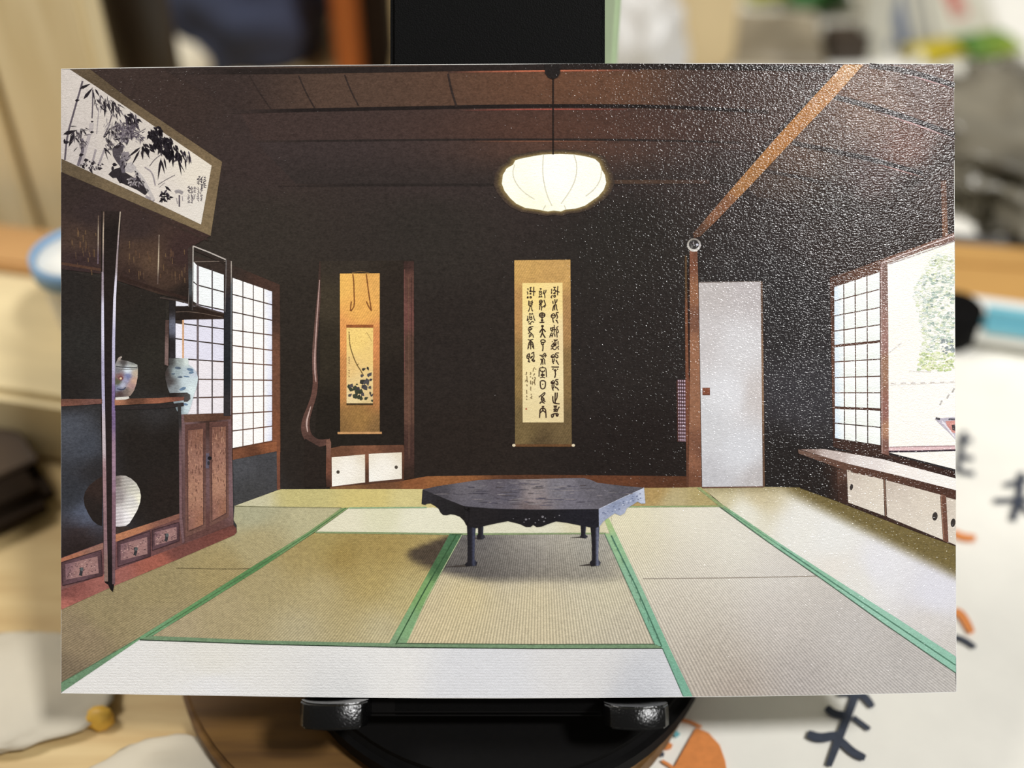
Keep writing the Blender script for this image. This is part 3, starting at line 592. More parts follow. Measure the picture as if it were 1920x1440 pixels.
# ---- alcove: crooked post, scroll, low cupboards
AL = Ink('printed_alcove', 2, None, 'dim alcove with crooked post and low cupboard in the printed picture')
AL.poly([(600, 490), (776, 488), (776, 838), (612, 838), (590, 815), (600, 700)], grad((620, 560, (62, 54, 42)), (610, 650, (48, 42, 33)), (640, 500, (54, 47, 40)), (730, 560, (44, 37, 32)), (735, 750, (36, 30, 26)), (620, 800, (36, 31, 26)), p=2), 16)
AL = AL.build()
k = Ink('crooked_post', 5, AL, 'naturally crooked polished wooden post')
k.stroke([(600, 490), (599, 520), (598.5, 550), (594, 604), (589.5, 655), (589.5, 690), (592, 715), (589, 742), (581, 765), (574, 785), (572, 803), (577, 820), (590, 830), (604, 831), (616, 827)], [2, 4, 6, 8, 8, 8, 9.5, 10, 11, 14, 17, 17, 15, 12, 9], grad((600, 500, (66, 50, 44)), (594, 604, (92, 67, 60)), (590, 680, (108, 80, 74)), (592, 720, (96, 66, 58)), (575, 790, (94, 66, 58)), (590, 830, (76, 54, 48)), (612, 828, (90, 62, 54)), p=2))
k.stroke([(599.5, 525), (597, 560), (591, 650), (590, 690), (592.5, 716)], [1, 2, 2.4, 3, 1.5], (176, 146, 140)); k.stroke([(583, 762), (574, 792), (577, 810)], [1, 3.4, 1.2], (186, 160, 152))
k.poly([(612, 826), (618, 822), (621, 830), (620, 860), (621, 912), (612, 914), (610, 870)], grad((616, 830, (120, 84, 70)), (615, 880, (110, 68, 52)), (612, 910, (66, 44, 36)), p=2), 8)
k.poly([(572, 822), (600, 838), (612, 838), (611, 912), (570, 914)], (40, 33, 29), 0); k.build()
k = Ink('alcove_post', 5, AL); k.poly([(757, 490), (776, 490), (777, 896), (758, 900)], grad((760, 500, (60, 42, 38)), (768, 520, (92, 62, 54)), (760, 600, (104, 66, 60)), (772, 650, (84, 60, 50)), (768, 750, (94, 66, 54)), (766, 850, (70, 48, 42)), (768, 895, (52, 38, 32)), p=2, eps=6), 8); k.stroke([(758.5, 505), (758.5, 700)], 1.4, (108, 70, 64)); k.stroke([(766, 520), (767, 860)], 1.0, (106, 78, 62)); k.stroke([(771.5, 520), (772, 860)], 1.0, (60, 42, 38)); k.build()
k = Ink('low_cupboard', 4, AL, 'low cupboard with white sliding doors'); k.poly([(618, 841), (640, 836), (757, 834), (759, 846), (757, 902), (620, 914), (620, 858)], grad((640, 845, (104, 68, 48)), (740, 840, (96, 62, 46)), (620, 900, (96, 60, 44)), (755, 890, (84, 54, 40)), (690, 846, (124, 80, 56)), (690, 906, (80, 52, 38)), p=2), 10); ko = k.build()
for q, kx, ky in (([(622, 857.5), (684.4, 852), (684.6, 904.5), (622.5, 912)], 634, 885), ([(691.6, 851), (753.4, 848), (753.6, 897.5), (692, 903.5)], 743, 876)):
    d = Ink('sliding_door', 5, AL); d.poly(q, grad((q[0][0], q[0][1], (232, 226, 212)), (q[1][0], q[1][1], (222, 212, 192)), (q[2][0], q[2][1], (228, 222, 210)), (q[3][0], q[3][1], (240, 238, 232)), ((q[0][0]+q[1][0])/2, 878, (240, 236, 228)), p=1.6), 12)
    d.poly(ellipse(kx, ky, 3.2, 3.4, 12), (74, 66, 58)); d.build()

def scroll(name, label, quad, col, paper, pcol, layer=4):
    s = Ink(name, layer, None, label); s.poly(quad, col, 8, weave=lambda x, y: np.stack([(x+y*0.6)/4.7, np.full_like(x, .09)], -1)); so = s.build()
    p = Ink('scroll_paper', layer+1, so); p.poly(paper, pcol, 10); p.build()
    return so
S1 = scroll('printed_flower_scroll', 'orange hanging scroll with a flowering branch in the printed alcove', [(637.4, 513), (712, 512.5), (712, 810), (638, 810)],
            grad((645, 530, (232, 178, 82)), (705, 530, (222, 164, 78)), (675, 580, (228, 168, 76)), (643, 620, (222, 150, 74)), (707, 640, (204, 130, 70)), (643, 720, (190, 128, 66)), (707, 740, (176, 116, 64)), (675, 785, (150, 112, 58)), (640, 805, (132, 98, 54)), (710, 805, (128, 96, 56)), p=2),
            [(649.8, 614), (699.8, 614), (699.2, 757), (650, 757)], grad((675, 640, (240, 206, 116)), (655, 690, (226, 190, 120)), (695, 660, (230, 196, 116)), (675, 720, (226, 198, 136)), (660, 750, (226, 204, 152)), (695, 750, (214, 188, 132)), p=2))
k = Ink('scroll_bar', 6, S1); k.poly([(649.4, 609), (700, 609), (700, 614.5), (649.6, 614.5)], (144, 80, 34)); k.poly([(649.8, 756), (699.4, 756), (699.4, 759.5), (649.8, 759.5)], (70, 54, 32)); k.build()
k = Ink('scroll_roller', 6, S1); k.poly([(633, 810), (716, 809.5), (716, 813.6), (633, 814)], (196, 146, 92)); k.build()
k = Ink('hanging_ribbon', 6, S1); S = lambda x, y: (630+x/11.08, 505+y/11.08)
for pts in ([(350, 100), (372, 250), (375, 500), (388, 740), (340, 830), (305, 870)], [(320, 665), (305, 780), (300, 860)], [(632, 100), (655, 300), (690, 560), (715, 720), (735, 860)], [(632, 665), (680, 780), (735, 860)]):
    k.stroke([S(*p) for p in pts], 2.2, (128, 76, 30))
k.stroke([(660, 512), (676, 508.6), (692, 512)], 1.2, (120, 92, 56)); k.build()
k = Ink('flower_brushwork', 6, S1, 'brush-painted branch with dark leaves'); B = lambda x, y: (640+x/9.29, 610+y/9.29)
k.stroke([B(135, 110), B(145, 330), B(190, 490), B(260, 670), B(340, 790), B(385, 870)], 2.0, (120, 96, 52)); k.stroke([B(275, 690), B(300, 670)], 1.5, (104, 82, 48)); k.stroke([B(440, 120), B(490, 200), B(530, 280)], 1.2, (186, 156, 88))
DK = [(54, 52, 48), (66, 62, 66), (80, 76, 78), (58, 64, 50)]
for a, b, ww in (((355, 780), (430, 750), 30), ((450, 720), (480, 790), 26), ((330, 885), (400, 870), 34), ((320, 1010), (430, 950), 54), ((350, 1090), (440, 1040), 50), ((400, 1060), (450, 1130), 56), ((440, 920), (470, 1060), 50), ((480, 880), (530, 820), 40), ((450, 880), (500, 860), 40), ((490, 960), (545, 930), 30), ((480, 1060), (520, 1110), 36), ((500, 1150), (510, 1230), 20), ((400, 1290), (470, 1250), 34), ((510, 1240), (560, 1190), 22), ((530, 1290), (545, 1340), 24),
                 ((100, 1070), (190, 1060), 50), ((150, 1030), (210, 1080), 50), ((130, 1110), (230, 1130), 44), ((200, 1080), (300, 1110), 56), ((260, 1080), (330, 1150), 50), ((230, 1140), (330, 1180), 50), ((300, 1130), (385, 1190), 60), ((205, 1265), (290, 1190), 60), ((290, 1290), (320, 1200), 46), ((340, 1310), (350, 1220), 42), ((120, 1240), (190, 1190), 34), ((350, 1180), (400, 1230), 40), ((380, 1000), (440, 1000), 44), ((250, 1030), (300, 1025), 18)):
    k.leaf(B(*a), B(*b), ww/9.29*1.7, rng.choice(DK))
for y in (550, 580, 610, 650, 780, 820, 880): k.stroke([B(128, y), B(145, y+16)], 1.6, (150, 120, 76))
for _ in range(40):
    a = rng.uniform(110, 540); b = rng.uniform(60, 330)
    k.stroke([B(a, b), B(a+rng.uniform(-20, 20), b+rng.uniform(8, 24))], .9, (212, 178, 100))
k.build()

# ---- main calligraphy scroll
S2 = scroll('printed_calligraphy_scroll', 'tall tan hanging scroll of three columns of seal-script writing', [(964.3, 488), (1069.4, 487), (1072, 833), (965.6, 833)],
            grad((980, 500, (196, 154, 84)), (1050, 500, (192, 150, 84)), (972, 580, (176, 132, 76)), (1062, 600, (164, 124, 74)), (972, 700, (136, 110, 64)), (1064, 700, (128, 102, 62)), (985, 812, (110, 92, 58)), (1050, 812, (104, 86, 56)), (1018, 830, (86, 70, 46)), p=2),
            [(979.4, 530.8), (1054.6, 530), (1057, 792), (980, 792)], grad((1000, 545, (240, 214, 136)), (1040, 545, (238, 212, 140)), (1010, 620, (238, 220, 160)), (1050, 640, (232, 210, 160)), (990, 680, (234, 216, 160)), (1020, 720, (232, 216, 168)), (1010, 780, (222, 204, 154)), (1050, 780, (220, 200, 152)), p=2))
k = Ink('scroll_roller', 6, S2); k.poly([(962, 833), (1076, 833), (1076, 837.5), (962, 837.5)], (100, 68, 40)); k.poly(ellipse(963.5, 835, 3.2, 2.6, 12), (220, 206, 176)); k.poly(ellipse(1075, 835, 3.2, 2.6, 12), (220, 206, 176)); k.build()
CA = lambda x, y: (978+x/20.57, 530+y/20.57); CB = lambda x, y: (978+x/20.57, 590+y/20.57); CC = lambda x, y: (978+x/20.57, 650+y/20.57); CD = lambda x, y: (978+x/16.94, 710+y/16.94)
GLY = [
 (CA, 36, [[(240,210),(250,290)],[(215,340),(245,400),(225,460)],[(340,180),(345,290)],[(310,190),(390,190)],[(300,330),(340,300),(390,340),(340,350),(300,330)],[(340,400),(310,440),(370,440),(345,400)],[(470,160),(465,300),(465,510)],[(400,340),(465,330),(540,360)],[(240,530),(205,600),(260,590),(245,530)],[(320,540),(370,530),(385,580),(330,600),(320,540)]]),
 (CA, 36, [[(280,690),(270,870),(300,885),(400,870)],[(405,680),(410,760),(445,765)],[(285,750),(420,740)],[(290,820),(400,810)],[(300,950),(345,910),(400,950)],[(320,970),(265,1120)],[(385,970),(400,1060),(430,1105)],[(410,760),(400,870)]]),
 (CB, 32, [[(310,30),(300,110),(330,200),(400,190),(400,110),(350,40)],[(320,120),(400,110)],[(235,50),(240,150),(200,240),(260,220)],[(460,30),(470,140),(520,235)],[(250,310),(300,240)],[(270,370),(340,330),(400,250),(480,300)],[(340,330),(350,390)],[(220,150),(280,200)],[(300,-30),(400,-20)],[(310,-60),(300,0)],[(420,-70),(430,0)]]),
 (CB, 34, [[(455,460),(330,460),(260,530),(265,610),(320,680),(400,740),(440,800),(455,890)],[(300,500),(400,520),(400,570),(290,570)],[(320,580),(330,640)],[(310,690),(250,740)],[(370,740),(290,800),(300,880)],[(380,780),(330,850)]]),
 (CB, 36, [[(240,960),(320,990),(450,950)],[(340,1000),(280,1080),(240,1340)],[(340,1000),(440,1080),(470,1330)],[(290,1100),(430,1090)],[(280,1160),(440,1160)],[(350,1010),(350,1340)],[(270,1290),(260,1220)],[(410,1200),(440,1280)]]),
 (CC, 38, [[(310,270),(220,310),(200,400),(220,460),(280,440),(310,360),(310,270)],[(230,370),(310,360)],[(270,450),(290,560)],[(240,560),(330,600)],[(390,290),(400,240),(490,210)],[(460,240),(480,330),(470,450),(400,500)],[(340,420),(450,340),(350,460),(340,420)],[(380,500),(440,570),(500,570),(500,510),(430,520)]]),
 (CA, 34, [[(735,210),(735,280)],[(700,240),(780,240)],[(680,330),(770,330),(770,390),(690,390),(680,330)],[(680,410),(690,460),(760,460),(780,410)],[(650,555),(800,545)],[(700,490),(690,540)],[(760,490),(770,540)],[(870,290),(850,380),(870,430),(930,370),(945,280)],[(820,390),(870,430),(900,520),(895,600)]]),
 (CA, 36, [[(740,660),(680,710),(700,790),(780,790),(810,710),(740,660)],[(710,740),(780,730)],[(740,790),(660,860),(780,860),(740,800)],[(700,890),(695,1050)],[(740,880),(780,950),(760,1080)],[(860,660),(890,760),(930,850),(880,960)],[(930,850),(800,950)]]),
 (CA, 44, [[(780,1160),(690,1200),(690,1300),(790,1350),(890,1300),(900,1200),(780,1160)],[(790,1170),(790,1520)],[(690,1250),(890,1250)],[(740,1450),(840,1450)],[(690,1535),(880,1533)]]),
 (CB, 46, [[(800,420),(760,440),(800,470),(850,440),(800,420)],[(800,470),(800,700)],[(800,550),(730,620),(700,700)],[(800,550),(880,600),(920,670)],[(800,690),(730,880)],[(800,690),(850,800),(915,895)]]),
 (CB, 42, [[(820,965),(740,990),(740,1060),(820,1080),(910,1060),(910,990),(820,965)],[(760,1090),(770,1150),(830,1160),(860,1110)],[(820,1160),(830,1280),(805,1410)]]),
 (CC, 36, [[(690,330),(800,340),(860,290),(880,240)],[(740,390),(830,380),(910,330),(920,250)],[(960,310),(900,420)],[(800,390),(900,520),(880,600),(910,690)],[(720,490),(770,470),(780,570),(735,710)],[(810,460),(820,700)]]),
 (CC, 36, [[(810,760),(810,810)],[(670,1160),(680,860),(720,810),(900,810),(945,860),(960,1170)],[(740,880),(720,930),(790,980),(880,960),(880,890)],[(800,930),(820,960)],[(800,980),(810,1180)],[(740,1060),(800,1100),(880,1060)],[(730,1120),(890,1110)],[(715,1205),(810,1170),(905,1205)]]),
 (CD, 36, [[(600,75),(680,60),(755,85),(758,180),(750,260),(720,310),(660,330),(610,300),(592,200),(595,80)],[(655,180),(690,180)]]),
 (CD, 32, [[(545,590),(640,510),(740,425),(740,490),(660,570),(620,560)],[(630,590),(620,700),(720,700),(710,610),(630,590)],[(630,650),(720,650)],[(600,740),(580,800)],[(600,740),(680,750),(730,785)],[(650,700),(660,750)],[(690,700),(760,725)]]),
 (CD, 36, [[(640,890),(720,885)],[(680,890),(680,940)],[(570,1245),(580,1100),(590,960),(670,935),(760,960),(770,1100),(778,1245)],[(675,950),(670,1020),(590,1080)],[(680,1010),(770,1085)]]),
 (CA, 36, [[(1160,240),(1160,330)],[(1140,340),(1170,390),(1140,430)],[(1220,180),(1320,180)],[(1270,180),(1270,270)],[(1220,310),(1270,270),(1330,320),(1270,400),(1220,420)],[(1220,420),(1310,410)],[(1400,130),(1385,300),(1385,490)],[(1330,320),(1390,340),(1460,370)],[(1190,480),(1120,570),(1180,590)],[(1240,490),(1310,480),(1300,560),(1240,560),(1240,490)]]),
 (CA, 38, [[(1200,700),(1215,820)],[(1280,640),(1290,730),(1300,850)],[(1370,640),(1350,740),(1300,780)],[(1270,850),(1220,930),(1200,1090)],[(1340,840),(1340,980),(1380,1080)],[(1290,850),(1270,970),(1280,1070)]]),
 (CA, 38, [[(1230,1190),(1140,1250),(1140,1330),(1210,1370),(1290,1340),(1310,1260),(1230,1190)],[(1160,1280),(1290,1270)],[(1340,1150),(1330,1230),(1390,1250)],[(1340,1160),(1430,1150)],[(1350,1264),(1400,1314),(1350,1394)],[(1200,1364),(1220,1544),(1240,1504)],[(1310,1434),(1350,1474),(1410,1574)],[(1380,1444),(1330,1474)]]),
 (CB, 36, [[(1110,500),(1130,620),(1200,650)],[(1190,480),(1180,640)],[(1260,400),(1260,700)],[(1130,520),(1280,500)],[(1200,580),(1320,570)],[(1420,450),(1330,500),(1410,600),(1420,700),(1340,700),(1330,560)],[(1170,690),(1110,760),(1085,880)],[(1220,700),(1170,870)],[(1120,800),(1200,790)],[(1270,720),(1290,850)],[(1350,710),(1375,880)]]),
 (CB, 36, [[(1180,1020),(1190,1060)],[(1260,950),(1250,1000),(1360,1000),(1370,940)],[(1310,960),(1300,1020)],[(1290,1030),(1220,1120),(1140,1200)],[(1320,1040),(1330,1200),(1200,1220)],[(1230,1130),(1320,1120)],[(1220,1170),(1330,1165)],[(1410,1010),(1400,1130),(1430,1150)],[(1130,1240),(1210,1230),(1200,1310),(1270,1360),(1340,1310),(1340,1230)],[(1440,1210),(1390,1230),(1400,1290),(1430,1350)],[(1120,1330),(1200,1300)]]),
 (CC, 38, [[(1220,300),(1140,360),(1130,420),(1280,410),(1300,350),(1220,300)],[(1150,390),(1290,385)],[(1310,250),(1300,300),(1390,330)],[(1320,245),(1440,240)],[(1390,330),(1410,420),(1330,440),(1320,380)],[(1190,450),(1190,590),(1240,660)],[(1260,450),(1250,580),(1190,580)],[(1340,510),(1320,560),(1380,560)],[(1350,570),(1430,700)]]),
 (CC, 42, [[(1150,780),(1300,790),(1440,785)],[(1230,840),(1190,890)],[(1370,850),(1400,890)],[(1240,910),(1290,930),(1350,910)],[(1290,860),(1300,1000),(1310,1080),(1270,1210)]]),
 (CD, 34, [[(1000,60),(930,110),(945,160),(1040,160),(1050,90),(1000,60)],[(940,125),(1050,120)],[(1080,30),(1090,90),(1150,90)],[(1080,30),(1170,25)],[(1140,100),(1160,190),(1100,200),(1090,140)],[(970,180),(970,300),(1010,380)],[(1030,180),(1020,290),(980,310)],[(1080,240),(1070,290),(1130,290),(1175,375)]]),
 (CD, 36, [[(990,550),(990,700),(1030,790),(1210,800)],[(1070,440),(1060,640),(1070,790)],[(1130,440),(1130,600),(1080,690),(1060,740)]]),
 (CD, 34, [[(1010,870),(1130,865)],[(1070,850),(1075,920)],[(1020,910),(1120,905)],[(1030,960),(1110,950),(1110,1000),(1020,1000),(1030,960)],[(1010,1040),(1140,1040)],[(1200,890),(1150,970),(1120,1060)],[(930,1160),(1030,1110),(1150,1100)],[(1030,1120),(1000,1220),(950,1230),(960,1170)],[(1090,1110),(1100,1190),(1150,1190),(1170,1110)],[(1100,1150),(1160,1145)]]),
]
for fn, wd, sts in GLY:
    g = Ink('seal_script_character', 6, S2)
    sc = 16.94 if fn is CD else 20.57
    for st in sts: g.stroke([fn(*p) for p in st], wd/sc*1.12, (56, 40, 30))
    g.build()
g = Ink('signature', 6, S2, 'small faint signature columns')
for fn, sts in ((CC, [[(510,800),(460,850),(440,960)],[(530,850),(560,880)],[(200,970),(170,1100)],[(330,990),(370,1040),(320,1080)],[(480,1050),(520,1040),(450,1110)],[(200,1130),(210,1280)],[(340,1140),(350,1190)],[(420,1190),(430,1250)],[(480,1180),(540,1190),(510,1280)],[(140,1340),(220,1290),(230,1370)],[(350,1300),(340,1420)],[(460,1400),(520,1300)]]),
                (CD, [[(170,20),(180,90)],[(110,90),(150,40)],[(290,60),(290,180)],[(420,10),(400,90),(430,200)],[(350,80),(340,200)],[(160,180),(180,240)],[(290,250),(290,380)],[(160,350),(165,480)],[(300,480),(310,520)],[(160,530),(170,590)],[(330,540),(310,600)],[(150,640),(175,670)],[(270,600),(340,630)]])):
    for st in sts: g.stroke([fn(*p) for p in st], 1.7, (126, 106, 70))
g.poly(ellipse(*CD(148, 962), 1.8, 1.8, 8), (170, 96, 70)); g.build()

# ---- corner post, white sliding door, lattice
k = Ink('printed_corner_post', 6, None, 'brown corner post with a round metal nail cover in the printed room')
k.poly([(1293, 470), (1307.5, 470), (1309, 530), (1312, 700), (1315.5, 913), (1290.5, 913), (1293.5, 700)], grad((1297, 480, (128, 78, 56)), (1304, 480, (104, 66, 48)), (1300, 550, (140, 94, 66)), (1302, 650, (146, 101, 74)), (1302, 760, (142, 98, 72)), (1302, 860, (136, 90, 66)), (1300, 905, (110, 70, 50)), (1308, 600, (116, 78, 60)), (1312, 850, (112, 74, 56)), p=2, eps=5), 7)
k.poly([(1284, 480), (1287.5, 478), (1290, 640), (1293, 700), (1290, 912), (1287, 912), (1285, 700)], grad((1286, 500, (88, 66, 44)), (1288, 620, (120, 74, 50)), (1289, 760, (112, 66, 46)), (1289, 900, (92, 58, 42)), p=2), 8)
k.poly([(1289, 500), (1293, 500), (1293.5, 700), (1291.5, 720), (1290, 640)], (46, 32, 28)); ko = k.build()
k = Ink('nail_cover', 7, ko, 'round silver nail cover')
ring = ellipse(1301, 459.5, 13, 12.6, 28); ring2 = ellipse(1301, 458.5, 9.4, 8.8, 28)
k.add(ring+ring2, grad((1301, 471, (226, 222, 214)), (1290, 456, (176, 172, 164)), (1312, 460, (190, 186, 190)), (1301, 447, (104, 96, 88)), p=1.5), [[i, (i+1) % 28, 28+(i+1) % 28, 28+i] for i in range(28)])
k.poly(ring2, (56, 52, 52)); k.poly(ellipse(1307, 459, 2.6, 2.4, 10), (190, 190, 204)); k.poly(ellipse(1297, 462, 2.4, 2.2, 10), (110, 108, 106)); k.poly(ellipse(1300, 456.5, 1.6, 1.4, 8), (150, 140, 144)); k.build()
k = Ink('printed_door', 5, None, 'tall plain white sliding door printed right of the scroll')
k.poly([(1310, 530), (1427, 528), (1431, 912.5), (1316.5, 914)], grad((1330, 540, (186, 180, 180)), (1410, 540, (184, 178, 180)), (1320, 640, (196, 192, 194)), (1380, 650, (206, 205, 209)), (1370, 740, (214, 215, 221)), (1420, 740, (196, 190, 190)), (1325, 800, (200, 201, 206)), (1390, 850, (206, 208, 215)), (1330, 900, (188, 188, 194)), (1425, 900, (184, 180, 182)), p=2), 18)
ko = k.build()
k = Ink('door_edge', 6, ko); k.poly([(1426, 528), (1429.5, 528), (1434, 912.5), (1430, 912.5)], grad((1428, 560, (96, 72, 56)), (1430, 700, (134, 104, 80)), (1432, 900, (96, 72, 56)), p=2), 14); k.stroke([(1311, 529.5), (1427, 527.8)], 1.6, (120, 110, 106)); k.stroke([(1316, 914), (1431, 912.6)], 2.0, (104, 72, 60)); k.build()
k = Ink('finger_pull', 7, ko, 'small square brown finger pull'); k.poly([(1317, 727), (1331, 727), (1331, 741), (1317, 741)], (126, 72, 50)); k.stroke([(1318, 739.5), (1330.5, 739.5)], 1.6, (92, 52, 38)); k.build()
k = Ink('printed_lattice', 3, None, 'small purplish lattice opening beside the printed corner post'); k.poly([(1270, 712), (1285.5, 712), (1286, 829), (1272, 828)], (104, 78, 84))
for i in range(18): k.stroke([(1271, 714+i*6.5), (1285, 714.5+i*6.5)], 2.4, (196, 172, 190), smooth=False)
for xx in (1273.6, 1277.4, 1281.2): k.stroke([(xx, 712), (xx+1, 828)], 1.3, (60, 42, 44), smooth=False)
k.stroke([(1269.5, 714), (1271, 828)], 2.4, (70, 44, 38), smooth=False); k.build()

# ---- right window: paper screen and open half with garden
WR = Ink('printed_garden_window', 4, None, 'open window with paper screen and bright garden on the right of the print')
WR.poly([(1556, 520), (1600, 506), (1650, 487), (1720, 462), (1789, 436), (1790, 452), (1666, 496), (1668, 852), (1790, 884), (1790, 896), (1656, 862), (1562, 838)], grad((1560, 530, (78, 52, 42)), (1610, 510, (92, 62, 48)), (1700, 470, (112, 76, 60)), (1780, 445, (120, 88, 76)), (1563, 700, (96, 64, 50)), (1660, 700, (84, 58, 48)), (1600, 840, (60, 42, 36)), (1780, 888, (56, 38, 32)), p=2, eps=8), 14)
WR = WR.build()
lx = [265, 325, 388, 452, 517, 582, 648, 712, 776, 840, 905]; rx_ = [200, 275, 352, 425, 497, 570, 642, 712, 785, 858, 935]
q0 = lambda c, r: (1563+(1650-1563)*([0, .215, .46, .715, 1][c]) + 0.15*r, 420+(lx[r]+(rx_[r]-lx[r])*[0, .215, .46, .715, 1][c])/2.25)
for r in range(10):
    for c in range(4):
        a, b, cc, d = q0(c, r), q0(c+1, r), q0(c+1, r+1), q0(c, r+1)
        tt = 3.2 if r in (4, 8) else 1.1; bb = 3.2 if r in (3, 7) else 1.0
        if r in (4, 8): tt = 1.6
        k = Ink('pane', 6, WR); k.poly([(a[0]+1, a[1]+tt), (b[0]-1, b[1]+tt), (cc[0]-1, cc[1]-bb), (d[0]+1, d[1]-bb)], grad((a[0], a[1], (214, 230, 244) if c == 0 else (246, 248, 246)), (b[0], b[1], (246, 250, 250)), (cc[0], cc[1], (236, 242, 240)), (d[0], d[1], (206, 224, 242) if c == 0 else (232, 238, 232)), p=1.5, eps=4), 8); k.build()
k = Ink('garden_view', 6, WR, 'overexposed garden with tree and plaster wall')
gv = [(1663, 491), (1700, 478), (1789, 453), (1791.5, 880), (1665, 848)]
k.poly(gv, grad((1680, 520, (252, 250, 244)), (1690, 640, (250, 246, 238)), (1780, 470, (244, 246, 232)), (1700, 760, (250, 246, 240)), (1780, 740, (250, 247, 242)), (1720, 860, (246, 242, 236)), p=1.5), 30)
k.build()
k = Ink('garden_tree', 7, WR, 'leafy green tree outside')
GC = [(176, 196, 176), (152, 178, 160), (206, 218, 190), (226, 232, 208), (128, 152, 142), (196, 210, 160), (236, 240, 226), (188, 204, 196)]
for i in range(950):
    y = rng.uniform(478, 696); left = np.interp(y, [470, 520, 550, 600, 640, 696], [1752, 1726, 1710, 1724, 1730, 1720]); x = rng.uniform(left, 1788)
    edge = (x-left)/(1790-left)
    c = rng.choice(GC[2:4]+GC[5:] if edge < .2 or y < 515 else GC)
    if y > 660: c = rng.choice([(206, 218, 150), (182, 204, 120), (226, 232, 196), (160, 182, 132)])
    if 636 < y < 665 and x > 1760 and rng.random() < .6: c = (104, 118, 122)
    s = rng.uniform(1.4, 3.6); k.poly(ellipse(x, y, min(s*1.3, 1790.5-x), s*.8, 7, 0), tuple(0.72*q+0.28*244 for q in c))
k.build()
k = Ink('garden_wall', 8, WR)
for i in range(7): k.stroke([(1670+i*18.5, 719-i*.4), (1680+i*18, 718.6-i*.4)], 2.0, (206, 198, 194))
k.stroke([(1668, 722), (1790, 717)], 1, (226, 220, 214)); k.stroke([(1705, 696), (1745, 697)], 2, (226, 222, 216)); k.stroke([(1667, 661), (1690, 643)], 1.8, (214, 210, 206))
for x, y in ((1787, 732), (1777, 743), (1764, 755)): k.stroke([(x-2, y+4), (x+2, y-4)], 3, (186, 182, 178))
k.poly([(1752, 785), (1790, 782), (1790.8, 824), (1780, 812), (1765, 798)], (186, 180, 196)); k.poly([(1772, 790), (1790, 788), (1790.6, 812), (1780, 810)], (204, 140, 132)); k.poly([(1784, 797), (1790.4, 796), (1790.6, 808), (1785, 806)], (84, 70, 72)); k.stroke([(1754, 784), (1762, 786)], 4, (70, 66, 72)); k.stroke([(1778, 786), (1790, 786)], 3, (76, 72, 80)); k.stroke([(1766, 790), (1778, 804), (1790, 820)], 3, (226, 222, 230))
k.poly([(1666, 838), (1700, 837), (1790, 835), (1791, 843), (1666, 846)], (220, 186, 190)); k.stroke([(1666, 838.5), (1720, 837), (1790, 836)], 1.6, (150, 122, 126)); k.stroke([(1666, 846.5), (1720, 846), (1791, 844)], 3.2, (50, 38, 50), smooth=False); k.build()
k = Ink('window_post', 9, WR); k.poly([(1650, 494), (1663.5, 490), (1665, 600), (1666, 854), (1652, 850)], grad((1654, 510, (140, 110, 104)), (1661, 510, (118, 92, 82)), (1654, 650, (150, 112, 104)), (1662, 680, (150, 112, 88)), (1655, 780, (140, 96, 86)), (1663, 800, (170, 126, 98)), (1657, 845, (120, 84, 74)), p=2, eps=4), 7); k.stroke([(1652.5, 495), (1653.5, 850)], 1.4, (180, 156, 150), smooth=False); k.build()
k = Ink('window_head', 9, WR); k.stroke([(1652, 493), (1720, 467), (1789, 442)], 2.2, (206, 184, 180), smooth=False); k.stroke([(1664, 493), (1724, 471), (1789, 448)], 2.6, (130, 100, 90), smooth=False); k.stroke([(1666, 495.5), (1726, 475), (1790, 452)], 1.8, (170, 156, 156), smooth=False); k.build()
k = Ink('wall_post', 3, None, 'short brown post above the printed window'); k.poly([(1764, 340), (1774, 338), (1777, 440), (1767, 444)], grad((1769, 350, (96, 66, 52)), (1771, 430, (116, 80, 60)), p=2), 12); k.build()
# bench with low cupboards
BN = Ink('printed_bench', 7, None, 'long window bench with low white sliding doors on the right of the print')
BN.poly([(1494, 842), (1540, 840), (1655, 856), (1791.5, 893), (1792, 1024), (1720, 998), (1590, 948), (1570, 940), (1500, 915), (1497, 850)], grad((1520, 870, (36, 31, 30)), (1540, 910, (36, 31, 29)), (1580, 900, (56, 38, 32)), (1600, 885, (70, 48, 38)), (1700, 915, (76, 50, 40)), (1780, 935, (80, 54, 42)), (1620, 958, (54, 38, 32)), (1720, 998, (56, 40, 34)), (1660, 860, (50, 36, 32)), (1780, 890, (52, 36, 32)), p=2, eps=8), 14)
BN = BN.build()
k = Ink('bench_top', 8, BN, 'pale polished bench top'); k.poly([(1500, 842.5), (1545, 842), (1655, 861), (1791.5, 897), (1792, 919), (1690, 893), (1590, 870)], grad((1510, 844, (134, 112, 104)), (1560, 855, (190, 176, 172)), (1620, 868, (220, 212, 210)), (1700, 885, (236, 230, 226)), (1780, 908, (240, 236, 232)), p=2), 14); k.build()
k = Ink('bench_edge', 9, BN); k.poly([(1496, 842.5), (1590, 869.5), (1690, 893), (1792, 919), (1792, 936), (1690, 907), (1590, 884), (1497, 850)], grad((1500, 846, (110, 84, 72)), (1560, 866, (96, 68, 56)), (1640, 888, (84, 56, 44)), (1780, 924, (76, 50, 40)), p=2), 12); k.build()
k = Ink('bench_post', 9, BN); k.poly([(1569, 880), (1587, 882), (1590, 946), (1571, 940)], grad((1574, 890, (84, 60, 50)), (1583, 920, (58, 40, 34)), p=2), 10); k.build()
